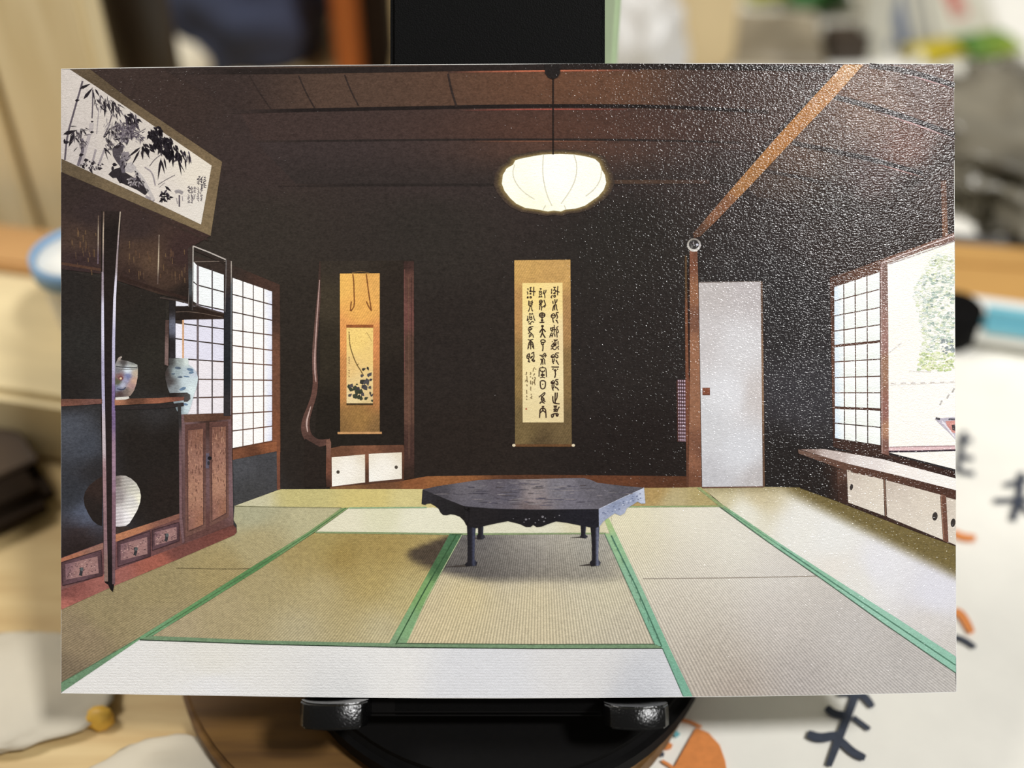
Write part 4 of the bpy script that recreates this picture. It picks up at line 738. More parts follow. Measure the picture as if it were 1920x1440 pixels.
for q, e in (([(1587.5, 880.5), (1655.5, 899), (1658, 967), (1590, 942)], (1596, 913, 3, 6)), ([(1660, 900), (1762, 927), (1767.5, 1012), (1663, 969)], (1752.5, 968, 5, 8)), ([(1773.5, 932), (1791.8, 937), (1792.2, 1022), (1778, 1016)], (1786.5, 980, 4.4, 8))):
    d = Ink('bench_door', 9, BN); d.poly(q, grad((q[0][0], q[0][1], (196, 184, 172)), (q[1][0], q[1][1], (212, 202, 188)), (q[2][0], q[2][1], (216, 208, 196)), (q[3][0], q[3][1], (210, 200, 188)), p=1.5), 14); do = d.build()
    d = Ink('door_pull', 10, do); d.poly(ellipse(*e, 16, .15), (56, 50, 48)); d.build()
k = Ink('door_divider', 10, BN); k.poly([(1762.5, 926), (1773, 929), (1778, 1018), (1768, 1014)], (104, 70, 56)); k.stroke([(1657.5, 899), (1660.5, 968)], 2.4, (120, 92, 76), smooth=False); k.stroke([(1764, 928), (1769, 1013)], 1.4, (150, 110, 90), smooth=False); k.build()

# ---- floor: alcove step and tatami
VX, VY = 1015.0, 695.0
def ridges(pitch, amp):         # ridges that run away from the viewer
    def f(x, y):
        dy = np.maximum(y-VY, 30); u = (x-VX)/dy/pitch
        px = pitch*dy                       # ridge spacing in pixels
        a = amp*sstep(1.6, 4.2, px)*(1/np.sqrt(1+((x-VX)/dy)**2))**0.5
        return np.stack([u, a], -1)
    return f
def cross(pitch, amp):          # ridges that run across
    def f(x, y):
        v = 1/np.maximum(y-VY, 30)/pitch
        px = pitch*(y-VY)**2
        return np.stack([v, amp*sstep(1.4, 3.5, px)], -1)
    return f
RP = 0.0118; CP = 1.62e-5
k = Ink('alcove_floor', 3, None, 'brown alcove floorboard behind the printed table'); k.poly([(618, 914), (690, 906), (757, 901), (800, 893), (1000, 890), (1291, 893), (1291, 914), (900, 917), (620, 917)], grad((640, 913, (120, 84, 50)), (780, 900, (132, 80, 44)), (820, 905, (140, 88, 46)), (1000, 895, (84, 52, 34)), (1150, 900, (96, 56, 34)), (1270, 905, (84, 50, 32)), (720, 907, (104, 68, 44)), p=2), 12); k.build()
def mat_(name, pts, col, weave, label, step=10, layer=2):
    k = Ink(name, layer, None, label); k.poly(pts, col, step, weave); return k.build()
# far row
mat_('printed_tatami', [(525, 917.5), (900, 916), (1291, 913.5), (1318, 913), (1352, 949), (1100, 951), (650, 952.5), (440, 948.5)],
     grad((470, 940, (196, 192, 160)), (560, 925, (190, 180, 120)), (700, 935, (202, 186, 116)), (900, 930, (186, 160, 96)), (760, 945, (204, 192, 132)), (1230, 922, (168, 140, 86)), (1260, 940, (178, 164, 122)), (1320, 930, (170, 154, 104)), p=2), cross(2.6e-5, .06), 'far strip of tatami under the alcove in the print', 12)
# left mat
leftm = mat_('printed_tatami', [(440, 948), (640, 953), (580, 996), (467.5, 1066), (261, 1195), (115, 1279.5), (115, 1143), (215, 1098), (340, 1046), (444, 998), (444, 985), (438, 975)],
     grad((470, 960, (168, 166, 136)), (590, 965, (180, 174, 138)), (480, 1020, (168, 156, 116)), (420, 1070, (158, 142, 98)), (300, 1110, (150, 136, 98)), (200, 1140, (146, 132, 98)), (150, 1200, (140, 124, 98)), (125, 1260, (120, 106, 86)), (300, 1160, (152, 138, 104)), p=2), ridges(RP*1.3, .22), 'left mat of tatami beside the printed shelf', 9)
k = Ink('mat_seam', 4, leftm); k.stroke([(330, 1065), (420, 1067), (468, 1066)], 1.4, (112, 100, 68)); k.stroke([(441, 949), (540, 951), (640, 952)], 1.4, (128, 126, 94)); k.build()
# back white strip
mat_('printed_tatami', [(655, 952), (900, 951), (1145, 951), (1150, 1000), (866, 1001), (591, 998)], grad((640, 975, (220, 216, 192)), (780, 975, (222, 220, 198)), (720, 960, (214, 212, 182)), (1000, 980, (214, 212, 190)), (1100, 960, (206, 200, 170)), p=2), cross(2.2e-5, .04), 'pale tatami strip behind the printed table', 14)
def shadow(x, y):               # the printed table's shadow on the mats
    u = np.clip((x-756)/150, 0, 1); yb = 1036+56*np.sqrt(u)*(1-0.12*sstep(1120, 1200, x)); yt = 1036-36*np.clip((x-756)/95, 0, 1)
    s = (1-sstep(yb-12, yb+7, y))*sstep(yt-7, yt+6, y)*(1-0.75*sstep(1110, 1205, x))*sstep(752, 775, x)
    return s
mlc = grad((610, 1010, (164, 148, 92)), (640, 1040, (146, 122, 62)), (720, 1030, (156, 134, 76)), (560, 1040, (160, 142, 92)), (700, 1090, (170, 150, 92)), (500, 1090, (164, 150, 110)), (600, 1110, (176, 162, 120)), (420, 1150, (166, 152, 116)), (330, 1185, (166, 152, 122)), (560, 1180, (176, 166, 134)), (720, 1180, (184, 174, 140)), (760, 1120, (180, 166, 118)), p=1.5, eps=32)
def ml(x, y):
    s = shadow(x, y)[:, None]*0.84
    return mlc(x, y)*(1-s)+np.array([58, 49, 46])*s
m1 = mat_('printed_tatami', [(591, 998), (850, 1001), (800, 1090), (735, 1208), (500, 1203), (283, 1194), (380, 1134), (486, 1067.5)], ml, ridges(RP, .20), 'mat of tatami left of the printed table', 8)
mcc = grad((900, 1010, (150, 146, 140)), (1000, 1020, (176, 172, 164)), (1110, 1020, (178, 176, 166)), (1000, 1105, (204, 190, 152)), (880, 1110, (202, 186, 142)), (1130, 1110, (198, 190, 164)), (820, 1180, (196, 182, 146)), (1000, 1180, (194, 182, 152)), (1180, 1180, (186, 178, 160)), (1000, 1060, (176, 170, 158)), p=1.3, eps=40)
def mc(x, y):
    s = shadow(x, y)[:, None]*((0.22+0.42*sstep(1080, 850, x)+0.16*sstep(1020, 1085, y))*(1-0.35*np.exp(-((x-1040)/90)**2-((y-1012)/18)**2)))[:, None]
    return mcc(x, y)*(1-s)+np.array([62, 60, 66])*s
m2 = mat_('printed_tatami', [(862, 1001), (1136, 1000), (1182, 1105), (1229, 1209), (1000, 1209.5), (757, 1207), (800, 1120)], mc, ridges(RP, .24), 'middle mat of tatami under the printed table', 8)
# front strip
m3 = mat_('printed_tatami', [(262, 1199), (500, 1208), (740, 1213), (1000, 1216), (1242, 1215), (1282, 1306), (1120, 1307.6), (950, 1308.4), (800, 1308.2), (650, 1307), (500, 1305), (300, 1302), (116.5, 1299), (116.5, 1297)], grad((200, 1270, (222, 222, 222)), (400, 1240, (220, 219, 214)), (400, 1290, (222, 223, 226)), (700, 1250, (222, 222, 222)), (900, 1290, (210, 212, 218)), (1100, 1250, (212, 212, 214)), (1220, 1290, (202, 204, 210)), p=2), cross(CP, .05), 'pale front strip of tatami along the lower edge of the print', 12)
# right mat
m4 = mat_('printed_tatami', [(1130, 951), (1350, 949), (1464, 1028), (1600, 1125), (1791, 1260), (1793, 1297), (1650, 1300.5), (1500, 1303.3), (1390, 1305), (1298, 1306), (1220, 1140), (1142, 974)],
     grad((1180, 970, (222, 216, 184)), (1300, 970, (226, 222, 208)), (1200, 1030, (206, 198, 172)), (1380, 1020, (222, 220, 210)), (1300, 1070, (208, 202, 192)), (1450, 1080, (210, 206, 202)), (1280, 1130, (190, 182, 168)), (1450, 1160, (190, 184, 180)), (1600, 1180, (188, 184, 182)), (1330, 1230, (176, 167, 155)), (1500, 1270, (166, 160, 158)), (1380, 1295, (160, 148, 138)), (1700, 1260, (178, 174, 172)), (1780, 1290, (182, 178, 174)), p=1.3, eps=55), ridges(RP*1.05, .22), 'wide mat of tatami right of the printed table', 8)
k = Ink('mat_seam', 4, m4); k.stroke([(1205, 1085), (1370, 1083.5), (1535, 1080)], 1.6, (150, 140, 128)); k.build()
# far right mat
frc = grad((1350, 925, (196, 186, 150)), (1420, 930, (196, 184, 150)), (1400, 960, (222, 220, 208)), (1500, 990, (224, 223, 218)), (1560, 1010, (224, 224, 222)), (1650, 1060, (220, 220, 226)), (1760, 1110, (214, 214, 224)), (1600, 1090, (220, 218, 214)), (1740, 1180, (206, 202, 200)), (1560, 1070, (222, 218, 212)), (1780, 1215, (200, 196, 192)), p=2, eps=15)
def fr(x, y):
    d = y-(985+0.5*(x-1600))       # edge of the printed bench's shadow
    s = (1-sstep(-16, 16, d))*sstep(1400, 1500, x)
    s = np.maximum(s, (1-sstep(906, 935, y))*0.55)
    return frc(x, y)*(1-s[:, None])+np.array([112, 98, 58])*s[:, None]
m5 = mat_('printed_tatami', [(1316, 913.5), (1431, 912.8), (1500, 914), (1570, 940), (1590, 946), (1720, 996), (1792, 1023), (1792.5, 1233), (1700, 1176), (1580, 1098), (1464, 1024), (1357, 948)], fr, ridges(RP*1.1, .13), 'bright tatami along the printed window bench', 8)
# green cloth borders
def border(parent, polys, lines, col):
    for i, p in enumerate(polys):
        k = Ink('green_border', 5, parent, 'green cloth border tape'); k.poly(p, col, 16); k.build()
    if lines:
        k = Ink('border_fold', 6, parent)
        for pts, wd, c in lines: k.stroke(pts, wd, c, smooth=False)
        k.build()
gl = grad((640, 958, (128, 150, 98)), (560, 1010, (112, 146, 96)), (480, 1065, (84, 128, 78)), (380, 1125, (96, 142, 92)), (270, 1195, (108, 152, 112)), (150, 1270, (104, 138, 108)), p=2)
border(leftm, [[(640, 952.5), (655, 951.5), (591, 997), (486, 1067.5), (287.5, 1191), (262, 1199), (117, 1297), (115, 1296), (115, 1279.5), (261, 1195), (467.5, 1066), (580, 996)]], [([(649, 952), (585, 997), (477, 1067), (274, 1194)], 1.6, (74, 112, 72)), ([(262, 1195.5), (115, 1280)], 1.2, (86, 110, 82))], gl)
gcl = grad((850, 1005, (70, 108, 76)), (830, 1060, (66, 100, 66)), (800, 1110, (120, 160, 100)), (760, 1180, (124, 164, 118)), (735, 1208, (120, 150, 116)), p=2)
border(m2, [[(843, 1001), (868, 1001), (800, 1125), (762, 1206), (728, 1209), (775, 1125)]], [([(856, 1002), (790, 1118), (742, 1208)], 2.2, (52, 84, 54)), ([(866, 1003), (800, 1122), (764, 1203)], 1.2, (180, 190, 150))], gcl)
gcr = grad((1136, 980, (160, 184, 126)), (1150, 1020, (140, 180, 140)), (1190, 1090, (132, 176, 148)), (1230, 1190, (120, 172, 146)), (1280, 1290, (116, 168, 146)), p=2)
border(m4, [[(1133, 974), (1142, 972), (1205, 1105), (1260, 1225), (1298.5, 1305.6), (1281.5, 1306), (1240, 1213), (1222, 1180), (1170, 1060), (1150, 1018)], [(1134, 1000), (1144, 1000), (1190, 1095), (1240, 1212), (1228, 1209), (1180, 1102)]], [([(1146, 1004), (1192, 1099), (1241, 1212)], 2.4, (70, 112, 92)), ([(1133.5, 1000), (1180, 1103), (1228, 1209)], 1.4, (90, 120, 100)), ([(1242, 1215), (1281, 1305)], 1.6, (80, 118, 100))], gcr)
border(m3, [[(281, 1192), (500, 1201), (740, 1206), (1000, 1209), (1230, 1208), (1242, 1215), (1000, 1216), (740, 1213.5), (500, 1208), (262, 1199)]], [([(262, 1199.5), (500, 1208), (740, 1213.5), (1000, 1216), (1242, 1215.5)], 1.8, (44, 60, 46)), ([(745, 1206), (1000, 1208), (1228, 1207.5)], 1.4, (60, 82, 60))], (112, 140, 108))
border(m1, [[(591, 996.5), (866, 999.5), (1136, 998.5), (1136, 1001.5), (866, 1003), (591, 999.5)]], [], (132, 150, 108))
grr = grad((1330, 930, (140, 154, 104)), (1390, 975, (128, 172, 136)), (1500, 1055, (136, 184, 158)), (1650, 1155, (146, 192, 172)), (1780, 1245, (140, 188, 168)), p=2)
border(m5, [[(1306, 914.5), (1312, 914), (1357, 948), (1349, 949.5)], [(1349, 948.5), (1358, 948), (1464, 1020), (1560, 1082), (1680, 1158), (1792, 1231), (1792, 1262), (1660, 1170), (1540, 1084), (1440, 1015)], [(1100, 949.5), (1350, 947.5), (1351, 950.5), (1100, 952)], [(655, 951), (800, 950), (800, 952.5), (655, 953.5)]],
       [([(1464, 1025), (1560, 1091), (1680, 1172), (1791.5, 1247)], 2.4, (82, 126, 106)), ([(1349, 950), (1440, 1016), (1540, 1085), (1660, 1171), (1791.5, 1261.5)], 1.8, (78, 104, 88)), ([(1356, 951), (1464, 1025)], 1.2, (96, 140, 116))], grr)

# ---- the low black table
Tq = lambda x, y: (760+x/4.0, 860+y/4.0)
TB = Ink('printed_low_table', 9, None, 'low black lobed table standing in the middle of the printed room')
TB.poly([Tq(*p) for p in ((130, 230), (240, 206), (400, 182), (550, 160), (700, 153), (850, 154), (1000, 152), (1200, 146), (1340, 145), (1390, 158), (1440, 180), (1600, 200), (1790, 218), (1620, 294), (1450, 376), (1300, 378), (950, 381), (650, 372), (440, 355), (300, 300))],
        grad((*Tq(200, 230), (72, 69, 76)), (*Tq(500, 220), (102, 98, 106)), (*Tq(550, 320), (92, 89, 99)), (*Tq(800, 260), (90, 87, 98)), (*Tq(960, 200), (134, 126, 128)), (*Tq(960, 300), (138, 128, 130)), (*Tq(940, 360), (104, 92, 94)), (*Tq(1150, 220), (116, 113, 122)), (*Tq(1250, 320), (106, 103, 114)), (*Tq(1400, 200), (96, 93, 102)), (*Tq(1650, 230), (86, 84, 92)), (*Tq(700, 170), (90, 85, 94)), p=2, eps=8), 7)
TB = TB.build()
k = Ink('tone_streak', 10, TB)  # thin printed streaks, randomly lighter and darker than the top
for _ in range(150):
    ux = rng.uniform(-1, 1); vy = rng.uniform(-1, 1)
    if abs(ux)+abs(vy)*.75 > 1.02: continue
    x, y = 960+ux*740, 262+vy*98; l = rng.uniform(14, 60); c = rng.choice([(70, 67, 78), (120, 115, 120), (84, 80, 94), (136, 130, 134), (78, 72, 76)])
    k.stroke([Tq(x-l, y+rng.uniform(-3, 3)), Tq(x, y), Tq(x+l, y+rng.uniform(-3, 3))], rng.uniform(.8, 1.8), c, (0.2, 0.2))
k.build()
k = Ink('left_apron', 8, TB); k.poly([Tq(*p) for p in ((130, 230), (440, 355), (490, 372), (470, 510), (455, 495), (440, 465), (410, 435), (370, 420), (340, 416), (310, 424), (285, 422), (265, 405), (250, 375), (225, 355), (190, 335), (165, 338), (150, 346), (122, 340))], grad((*Tq(150, 280), (46, 44, 48)), (*Tq(300, 350), (36, 34, 36)), (*Tq(440, 420), (32, 29, 30)), p=2), 10); k.build()
k = Ink('front_apron', 8, TB, 'carved scalloped apron'); k.poly([Tq(*p) for p in ((440, 355), (650, 372), (950, 381), (1300, 378), (1450, 376), (1450, 512), (1420, 520), (1390, 515), (1300, 498), (1210, 480), (1130, 470), (1070, 490), (1020, 510), (985, 513), (960, 497), (940, 512), (905, 512), (860, 490), (770, 468), (680, 485), (590, 505), (530, 522), (465, 505))], grad((*Tq(500, 430), (34, 31, 33)), (*Tq(900, 430), (30, 28, 31)), (*Tq(1400, 430), (32, 31, 38)), p=2), 10); k.build()
k = Ink('carving_glint', 10, TB)
for x, y, r in ((905, 455, 2.4), (930, 450, 1.6), (1030, 435, 2.6), (1050, 445, 1.4), (1155, 425, 1.4), (1040, 470, 1.8), (975, 480, 1.5), (890, 475, 1.2), (1000, 460, 1.2), (810, 450, 1.0), (1120, 440, 1.0)): k.poly(ellipse(*Tq(x, y), r, r*.8, 8), (112, 110, 116))
k.stroke([Tq(445, 357), Tq(650, 375), Tq(950, 384), Tq(1300, 380), Tq(1448, 378)], 1.0, (52, 49, 54)); k.build()
k = Ink('right_apron', 8, TB, 'right apron catching pale window light'); k.poly([Tq(*p) for p in ((1450, 376), (1620, 294), (1790, 218), (1800, 335), (1770, 337), (1740, 322), (1705, 345), (1660, 372), (1645, 408), (1612, 427), (1570, 410), (1525, 440), (1485, 470), (1452, 512))], grad((*Tq(1470, 420), (150, 158, 184)), (*Tq(1580, 350), (134, 144, 172)), (*Tq(1700, 290), (146, 156, 184)), (*Tq(1780, 270), (186, 194, 214)), (*Tq(1640, 390), (160, 168, 192)), p=2, eps=4), 5)
for _ in range(26):
    x = rng.uniform(1480, 1770); y = np.interp(x, [1450, 1790], [390, 235])+rng.uniform(10, 60); k.poly(ellipse(*Tq(x, y), 1.8, 1.2, 7), rng.choice([(110, 120, 150), (190, 198, 218), (120, 130, 160)]))
k.stroke([Tq(1450, 376), Tq(1620, 294), Tq(1790, 218)], 1.6, (196, 202, 220), smooth=False); k.build()
for pts, hi in (([(462, 490), (530, 490), (522, 600), (518, 755), (540, 778), (532, 802), (460, 808), (445, 795), (466, 772), (468, 640)], None), ([(1388, 505), (1456, 505), (1450, 620), (1446, 755), (1466, 778), (1456, 802), (1392, 808), (1382, 778), (1400, 758), (1398, 620)], (130, 138, 168)),
                ([(545, 505), (586, 505), (584, 565), (600, 588), (582, 604), (540, 606), (538, 578), (546, 560)], (70, 74, 88)), ([(1315, 495), (1356, 492), (1350, 566), (1368, 585), (1352, 598), (1308, 592), (1318, 566)], (70, 74, 92))):
    k = Ink('table_leg', 7, TB); xs = [Tq(*p)[0] for p in pts]; x0, x1 = min(xs), max(xs)
    k.poly([Tq(*p) for p in pts], (lambda hi, x0, x1: (lambda x, y: np.array([32, 30, 35])+(np.array(hi if hi else (72, 78, 104))-np.array([32, 30, 35]))*np.exp(-(((x-(x0*.25+x1*.75))/(0.14*(x1-x0)))**2))[:, None]*.8))(hi, x0, x1), 4)
    k.build()

k = Ink('leg_shadow', 6, TB)
for a, b, wv in (((835, 1063), (876, 1060), 5), ((1085, 1060.5), (1108, 1058.5), 4), ((1070, 1008), (1090, 1007), 2.6), ((880, 1008), (898, 1009), 3)): k.stroke([a, b], [0.6, wv], (66, 60, 56))
k.build()
# ================================================================== STAND, COASTER
M_BLACK = mat('grained_black_plastic', (7, 7, 7), 0.20, 0.3, 3000, bump=0.00006, spec=0.45, detail=2)
M_PLATE = mat('matt_grained_black', (10, 10, 10), 0.5, 0.3, 4200, bump=0.00006, spec=0.06, detail=2)
M_BLACKM = mat('matt_black_metal', (9, 8, 8), 0.8, 0.2, 900, spec=0.12)
M_EDGE = mat('bare_brown_rim', (120, 110, 84), 0.5, 0.1, 400)
M_COASTER = mat('brown_coaster_wood', (112, 80, 36), 0.6, 0.3, 30, stretch=(1, 14, 1), color2=(88, 60, 26))
ZC = 0.0010
def disc(name, cx, cy, r, z0, z1, m, parent=None, bevel=0.0015, seg=72, label=None):
    bm = bmesh.new(); res = bmesh.ops.create_cone(bm, cap_ends=True, segments=seg, radius1=r, radius2=r, depth=z1-z0)
    bmesh.ops.translate(bm, vec=(cx, cy, (z0+z1)/2), verts=bm.verts[:])
    es_ = [e for e in bm.edges if abs(e.verts[0].co.z-e.verts[1].co.z) < 1e-9]
    if bevel: bmesh.ops.bevel(bm, geom=es_, offset=bevel, segments=3, affect='EDGES')
    o = from_bm(name, bm, m, parent, smooth=False)
    return o
coaster = disc('coaster', 0, 0, 0.051, 0, 0.006, M_COASTER, bevel=0.0012); coaster.location = (-0.014, 0.0005, ZC)
tag(coaster, 'round brown wooden coaster under the black stand', 'coaster')
ZB = ZC+0.006
stand = tag(empty('display_stand', (-0.002, -0.004, ZB)), 'black stand with round base and two hooks holding the postcard', 'stand')
disc('base', 0, 0, 0.0400, 0, 0.007, M_BLACKM, stand, 0.002)
# everything that follows the tilted back plate is laid out in the card's frame
Mcard = Matrix.Translation(card_origin) @ Matrix.Rotation(math.pi/2-TH, 4, 'X')
Minv = Matrix.Translation(-Vector((-0.002, -0.004, ZB))) @ Mcard
def tilted(name, bm, m, bevel=0, smooth=False):
    bmesh.ops.transform(bm, matrix=Minv, verts=bm.verts[:])
    return from_bm(name, bm, m, stand, smooth)
bm = bmesh.new()
x0 = (735-960)/F*0.1985; x1 = (1132-960)/F*0.1985
box_bm(bm, x0, x1, -0.004, 0.128, -0.0048, -0.0012, 0.0008); tilted('back_plate', bm, M_PLATE)
bm = bmesh.new(); xa = (567-960)/F*0.19; xb = (1250-960)/F*0.19
box_bm(bm, xa+0.001, xb-0.001, -0.0042, 0.010, -0.0048, -0.0012, 0.0008); tilted('cross_bar', bm, M_BLACKM)
for (h0, h1, ytop, flip) in (((566-960)/F*0.19, (690-960)/F*0.19, 0.0004, 1), ((1133-960)/F*0.19, (1251-960)/F*0.19, -0.0001, -1)):
    # ledge with a bulging front lip that leans back a little
    bm = bmesh.new(); prof = []; n_ = 14; zf = 0.0062; bul = 0.0013
    for i in range(n_+1):
        u = 1-2*i/n_; rnd = 0.0011*(max(0, abs(u)-0.82)/0.18)**2
        prof.append(((h0+h1)/2+u*(h1-h0)/2, zf+bul*(1-u*u)-rnd))
    prof = [(h1, -0.0048)] + prof + [(h0, -0.0048)]
    lo = [bm.verts.new((x, -0.0036, z+(0.0010 if z > 0.002 else 0))) for x, z in prof]
    mid = [bm.verts.new((x, -0.0018, z+(0.0008 if z > 0.002 else 0))) for x, z in prof]
    hi = [bm.verts.new((x, ytop if z > 0.002 else -0.0016, z)) for x, z in prof]
    bm.faces.new(lo[::-1]); bm.faces.new(hi)
    for A_, B_ in ((lo, mid), (mid, hi)):
        for i in range(len(prof)):
            j = (i+1) % len(prof); bm.faces.new([A_[i], A_[j], B_[j], B_[i]])
    bmesh.ops.recalc_face_normals(bm, faces=bm.faces[:])
    top = [e for e in bm.edges if all(v in hi for v in e.verts) or all(v in lo for v in e.verts)]
    bmesh.ops.bevel(bm, geom=[e for e in top if all(v.co.z > 0.002 for v in e.verts)], offset=0.00035, segments=3, affect='EDGES')
    h = tilted('hook', bm, M_BLACK, smooth=True)
    m_ = h.modifiers.new('edge', 'EDGE_SPLIT'); m_.split_angle = math.radians(35)
# stem from the base to the back plate
bm = bmesh.new(); bmesh.ops.create_cone(bm, cap_ends=True, segments=24, radius1=0.008, radius2=0.007, depth=1.0)
a = Vector((0, 0.016, 0.006)); b = Minv @ Vector(((x0+x1)/2, 0.035, -0.004)); dirv = b-a
bmesh.ops.scale(bm, vec=(1, 1, dirv.length), verts=bm.verts[:])
bmesh.ops.transform(bm, matrix=Matrix.Translation((a+b)/2) @ dirv.to_track_quat('Z', 'Y').to_matrix().to_4x4(), verts=bm.verts[:])
from_bm('stem', bm, M_BLACKM, stand, True)

# ================================================================== CLOTH AND WHAT IS PRINTED ON IT
M_CLOTH = mat('cream_cotton', (246, 243, 233), 0.9, 0.06, 60, bump=0.0)
def cloth_sheet():
    bm = bmesh.new(); nx, ny = 90, 90; X0, X1, Y0, Y1 = -0.012, 0.72, -0.28, 0.62
    g = {}
    for i in range(nx+1):
        for j in range(ny+1):
            x = X0+(X1-X0)*i/nx; y = Y0+(Y1-Y0)*j/ny
            far = max(0, min(1, (x-0.10)/0.25))
            z = 0.0006+0.0006*far*(math.sin(x*31+y*12)+1)*.5
            g[i, j] = bm.verts.new((x, y, z))
    for i in range(nx):
        for j in range(ny): bm.faces.new([g[i, j], g[i+1, j], g[i+1, j+1], g[i, j+1]])
    r = bmesh.ops.extrude_face_region(bm, geom=bm.faces[:])
    for v in r['geom']:
        if isinstance(v, bmesh.types.BMVert): v.co.z = 0.0001
    return from_bm('tablecloth', bm, M_CLOTH, None, True)
cloth = tag(cloth_sheet(), 'cream tablecloth printed with dark twig marks and orange figures', 'tablecloth')
M_NAVY = mat('navy_print', (62, 68, 82), 0.9, 0.25, 500); M_ORANGE = mat('orange_print', (228, 142, 76), 0.9, 0.12, 900); M_TEAL = mat('teal_print', (110, 178, 186), 0.9, 0.1, 700)
def cloth_marks(name, m, strokes=(), polys=(), label=None):
    vs = []; fsx = []; lv = [0]
    def P(p):
        q = on_plane(p[0], p[1], 0.0012); z = 0.00132+0.000012*lv[0]; return (q.x, q.y, z)
    for pts, wd in strokes:
        lv[0] += 1
        C = np.array(chaikin(pts, 2)); n = len(C); T = np.gradient(C, axis=0); T /= (np.hypot(T[:, 0], T[:, 1])+1e-9)[:, None]; Nn = np.stack([-T[:, 1], T[:, 0]], -1)
        tp = np.interp(np.linspace(0, 1, n), [0, .3, .7, 1], [.75, 1, 1, .7]); k = len(vs)
        vs += [P(p) for p in C+Nn*(wd/2*tp)[:, None]]+[P(p) for p in C-Nn*(wd/2*tp)[:, None]]
        fsx += [[k+i, k+i+1, k+n+i+1, k+n+i] for i in range(n-1)]
    for pts in polys:
        lv[0] += 1; k = len(vs); vs += [P(p) for p in pts]; fsx.append(list(range(k, k+len(pts))))
    bm = bmesh.new(); V = [bm.verts.new(p) for p in vs]
    for f in fsx: bm.faces.new([V[i] for i in f])
    for f in bm.faces:
        f.normal_update()
        if f.normal.z < 0: f.normal_flip()
    me = bpy.data.meshes.new(name); bm.to_mesh(me); bm.free()
    o = obj(name, me, m, cloth)
    if label: o['label'] = label
    return o
Q = lambda x, y: (1120+x/2.4, 1260+y/2.4); R = lambda x, y: (1760+x/2.4, 700+y/2.4)
cloth_marks('twig_mark', M_NAVY, [([Q(1175, 60), Q(1160, 110), Q(1110, 240), Q(1040, 425)], 16), ([Q(1030, 160), Q(1060, 190), Q(1135, 200)], 15), ([Q(1150, 205), Q(1225, 260)], 13), ([Q(945, 280), Q(1000, 302), Q(1080, 285)], 18), ([Q(1090, 305), Q(1150, 365), Q(1205, 390)], 15), ([Q(1080, 98), Q(1190, 95), Q(1240, 160)], 14)], label='dark twig-shaped mark')
cloth_marks('twig_mark', M_NAVY, [([R(372, 445), R(362, 560), R(330, 665)], 14), ([R(295, 505), R(400, 475)], 12), ([R(248, 575), R(410, 568)], 12), ([R(365, 580), R(410, 640)], 11)])
cloth_marks('twig_mark', M_NAVY, [([R(118, 262), R(85, 440)], 13), ([R(85, 300), R(150, 300)], 11), ([R(85, 372), R(155, 385)], 11), ([R(85, 440), R(160, 452)], 11)])
cloth_marks('orange_figure', M_ORANGE, [([Q(335, 216), Q(400, 218), Q(470, 250)], 6), ([Q(290, 400), Q(330, 425), Q(350, 440)], 6)], [[Q(445, 252), Q(500, 275), Q(550, 330), Q(575, 400), Q(585, 470), Q(330, 470), Q(345, 430), Q(400, 330)], [Q(285, 330), Q(310, 310), Q(340, 330), Q(330, 350), Q(290, 355)]], 'orange rounded printed figure')
cloth_marks('figure_detail', M_TEAL, [([Q(325, 250), Q(365, 290)], 14)]); cloth_marks('figure_detail', M_NAVY, [([Q(200, 365), Q(262, 322)], 8), ([Q(275, 368), Q(300, 375)], 12)])
cloth_marks('orange_stroke', M_ORANGE, [([R(60, 715), R(110, 740), R(165, 742)], 14)]); cloth_marks('orange_stroke', M_ORANGE, [([R(70, 1070), R(105, 1085), R(150, 1170)], 15)])
cloth_marks('twig_mark', M_NAVY, [([R(70, 1185), R(115, 1200), R(165, 1235)], 10)])
cloth_marks('twig_mark', M_NAVY, [([(1700, 1480), (1720, 1560)], 16), ([(1660, 1510), (1760, 1520)], 14)])
# ================================================================== OUT-OF-FOCUS THINGS BEHIND
def lump(name, center, size, m, seed, rough=0.3, sub=4, label=None, cat=None, parent=None, flat=0.0, freq=2.2):
    """crumpled soft thing: a noise-creased blob that rests on the table"""
    from mathutils import noise
    bm = bmesh.new(); bmesh.ops.create_icosphere(bm, subdivisions=sub, radius=1.0)
    for v in bm.verts:
        p = v.co.copy(); n = noise.noise(p*freq+Vector((seed*7.1, seed*3.3, seed)))+0.5*abs(noise.noise(p*freq*2.6+Vector((seed, 1.7*seed, 4))))
        v.co = p*(1+rough*n)
        if v.co.z < -0.55: v.co.z = -0.55
    for v in bm.verts: v.co = Vector((v.co.x*size[0], v.co.y*size[1], (v.co.z+0.55)*size[2]/1.55))
    o = from_bm(name, bm, m, parent, True); o.location = center
    if label: tag(o, label, cat)
    return o
def carton(name, p0, w_, d_, h, rotz, m, label, cat, tilt=0.0, flap=True, m2=None):
    """box with a lid seam and folded top flap, standing on p0 (its base centre)"""
    t = tag(empty(name, p0, (tilt, 0, rotz)), label, cat)
    box('carton_body', -w_/2, w_/2, -d_/2, d_/2, 0, h, m, t, min(w_, d_)*0.04)
    if flap: box('carton_flap', -w_/2*0.98, w_/2*0.98, -d_/2*1.0, d_/2*0.55, h, h+0.0012, m2 or m, t, 0.0003)
    return t
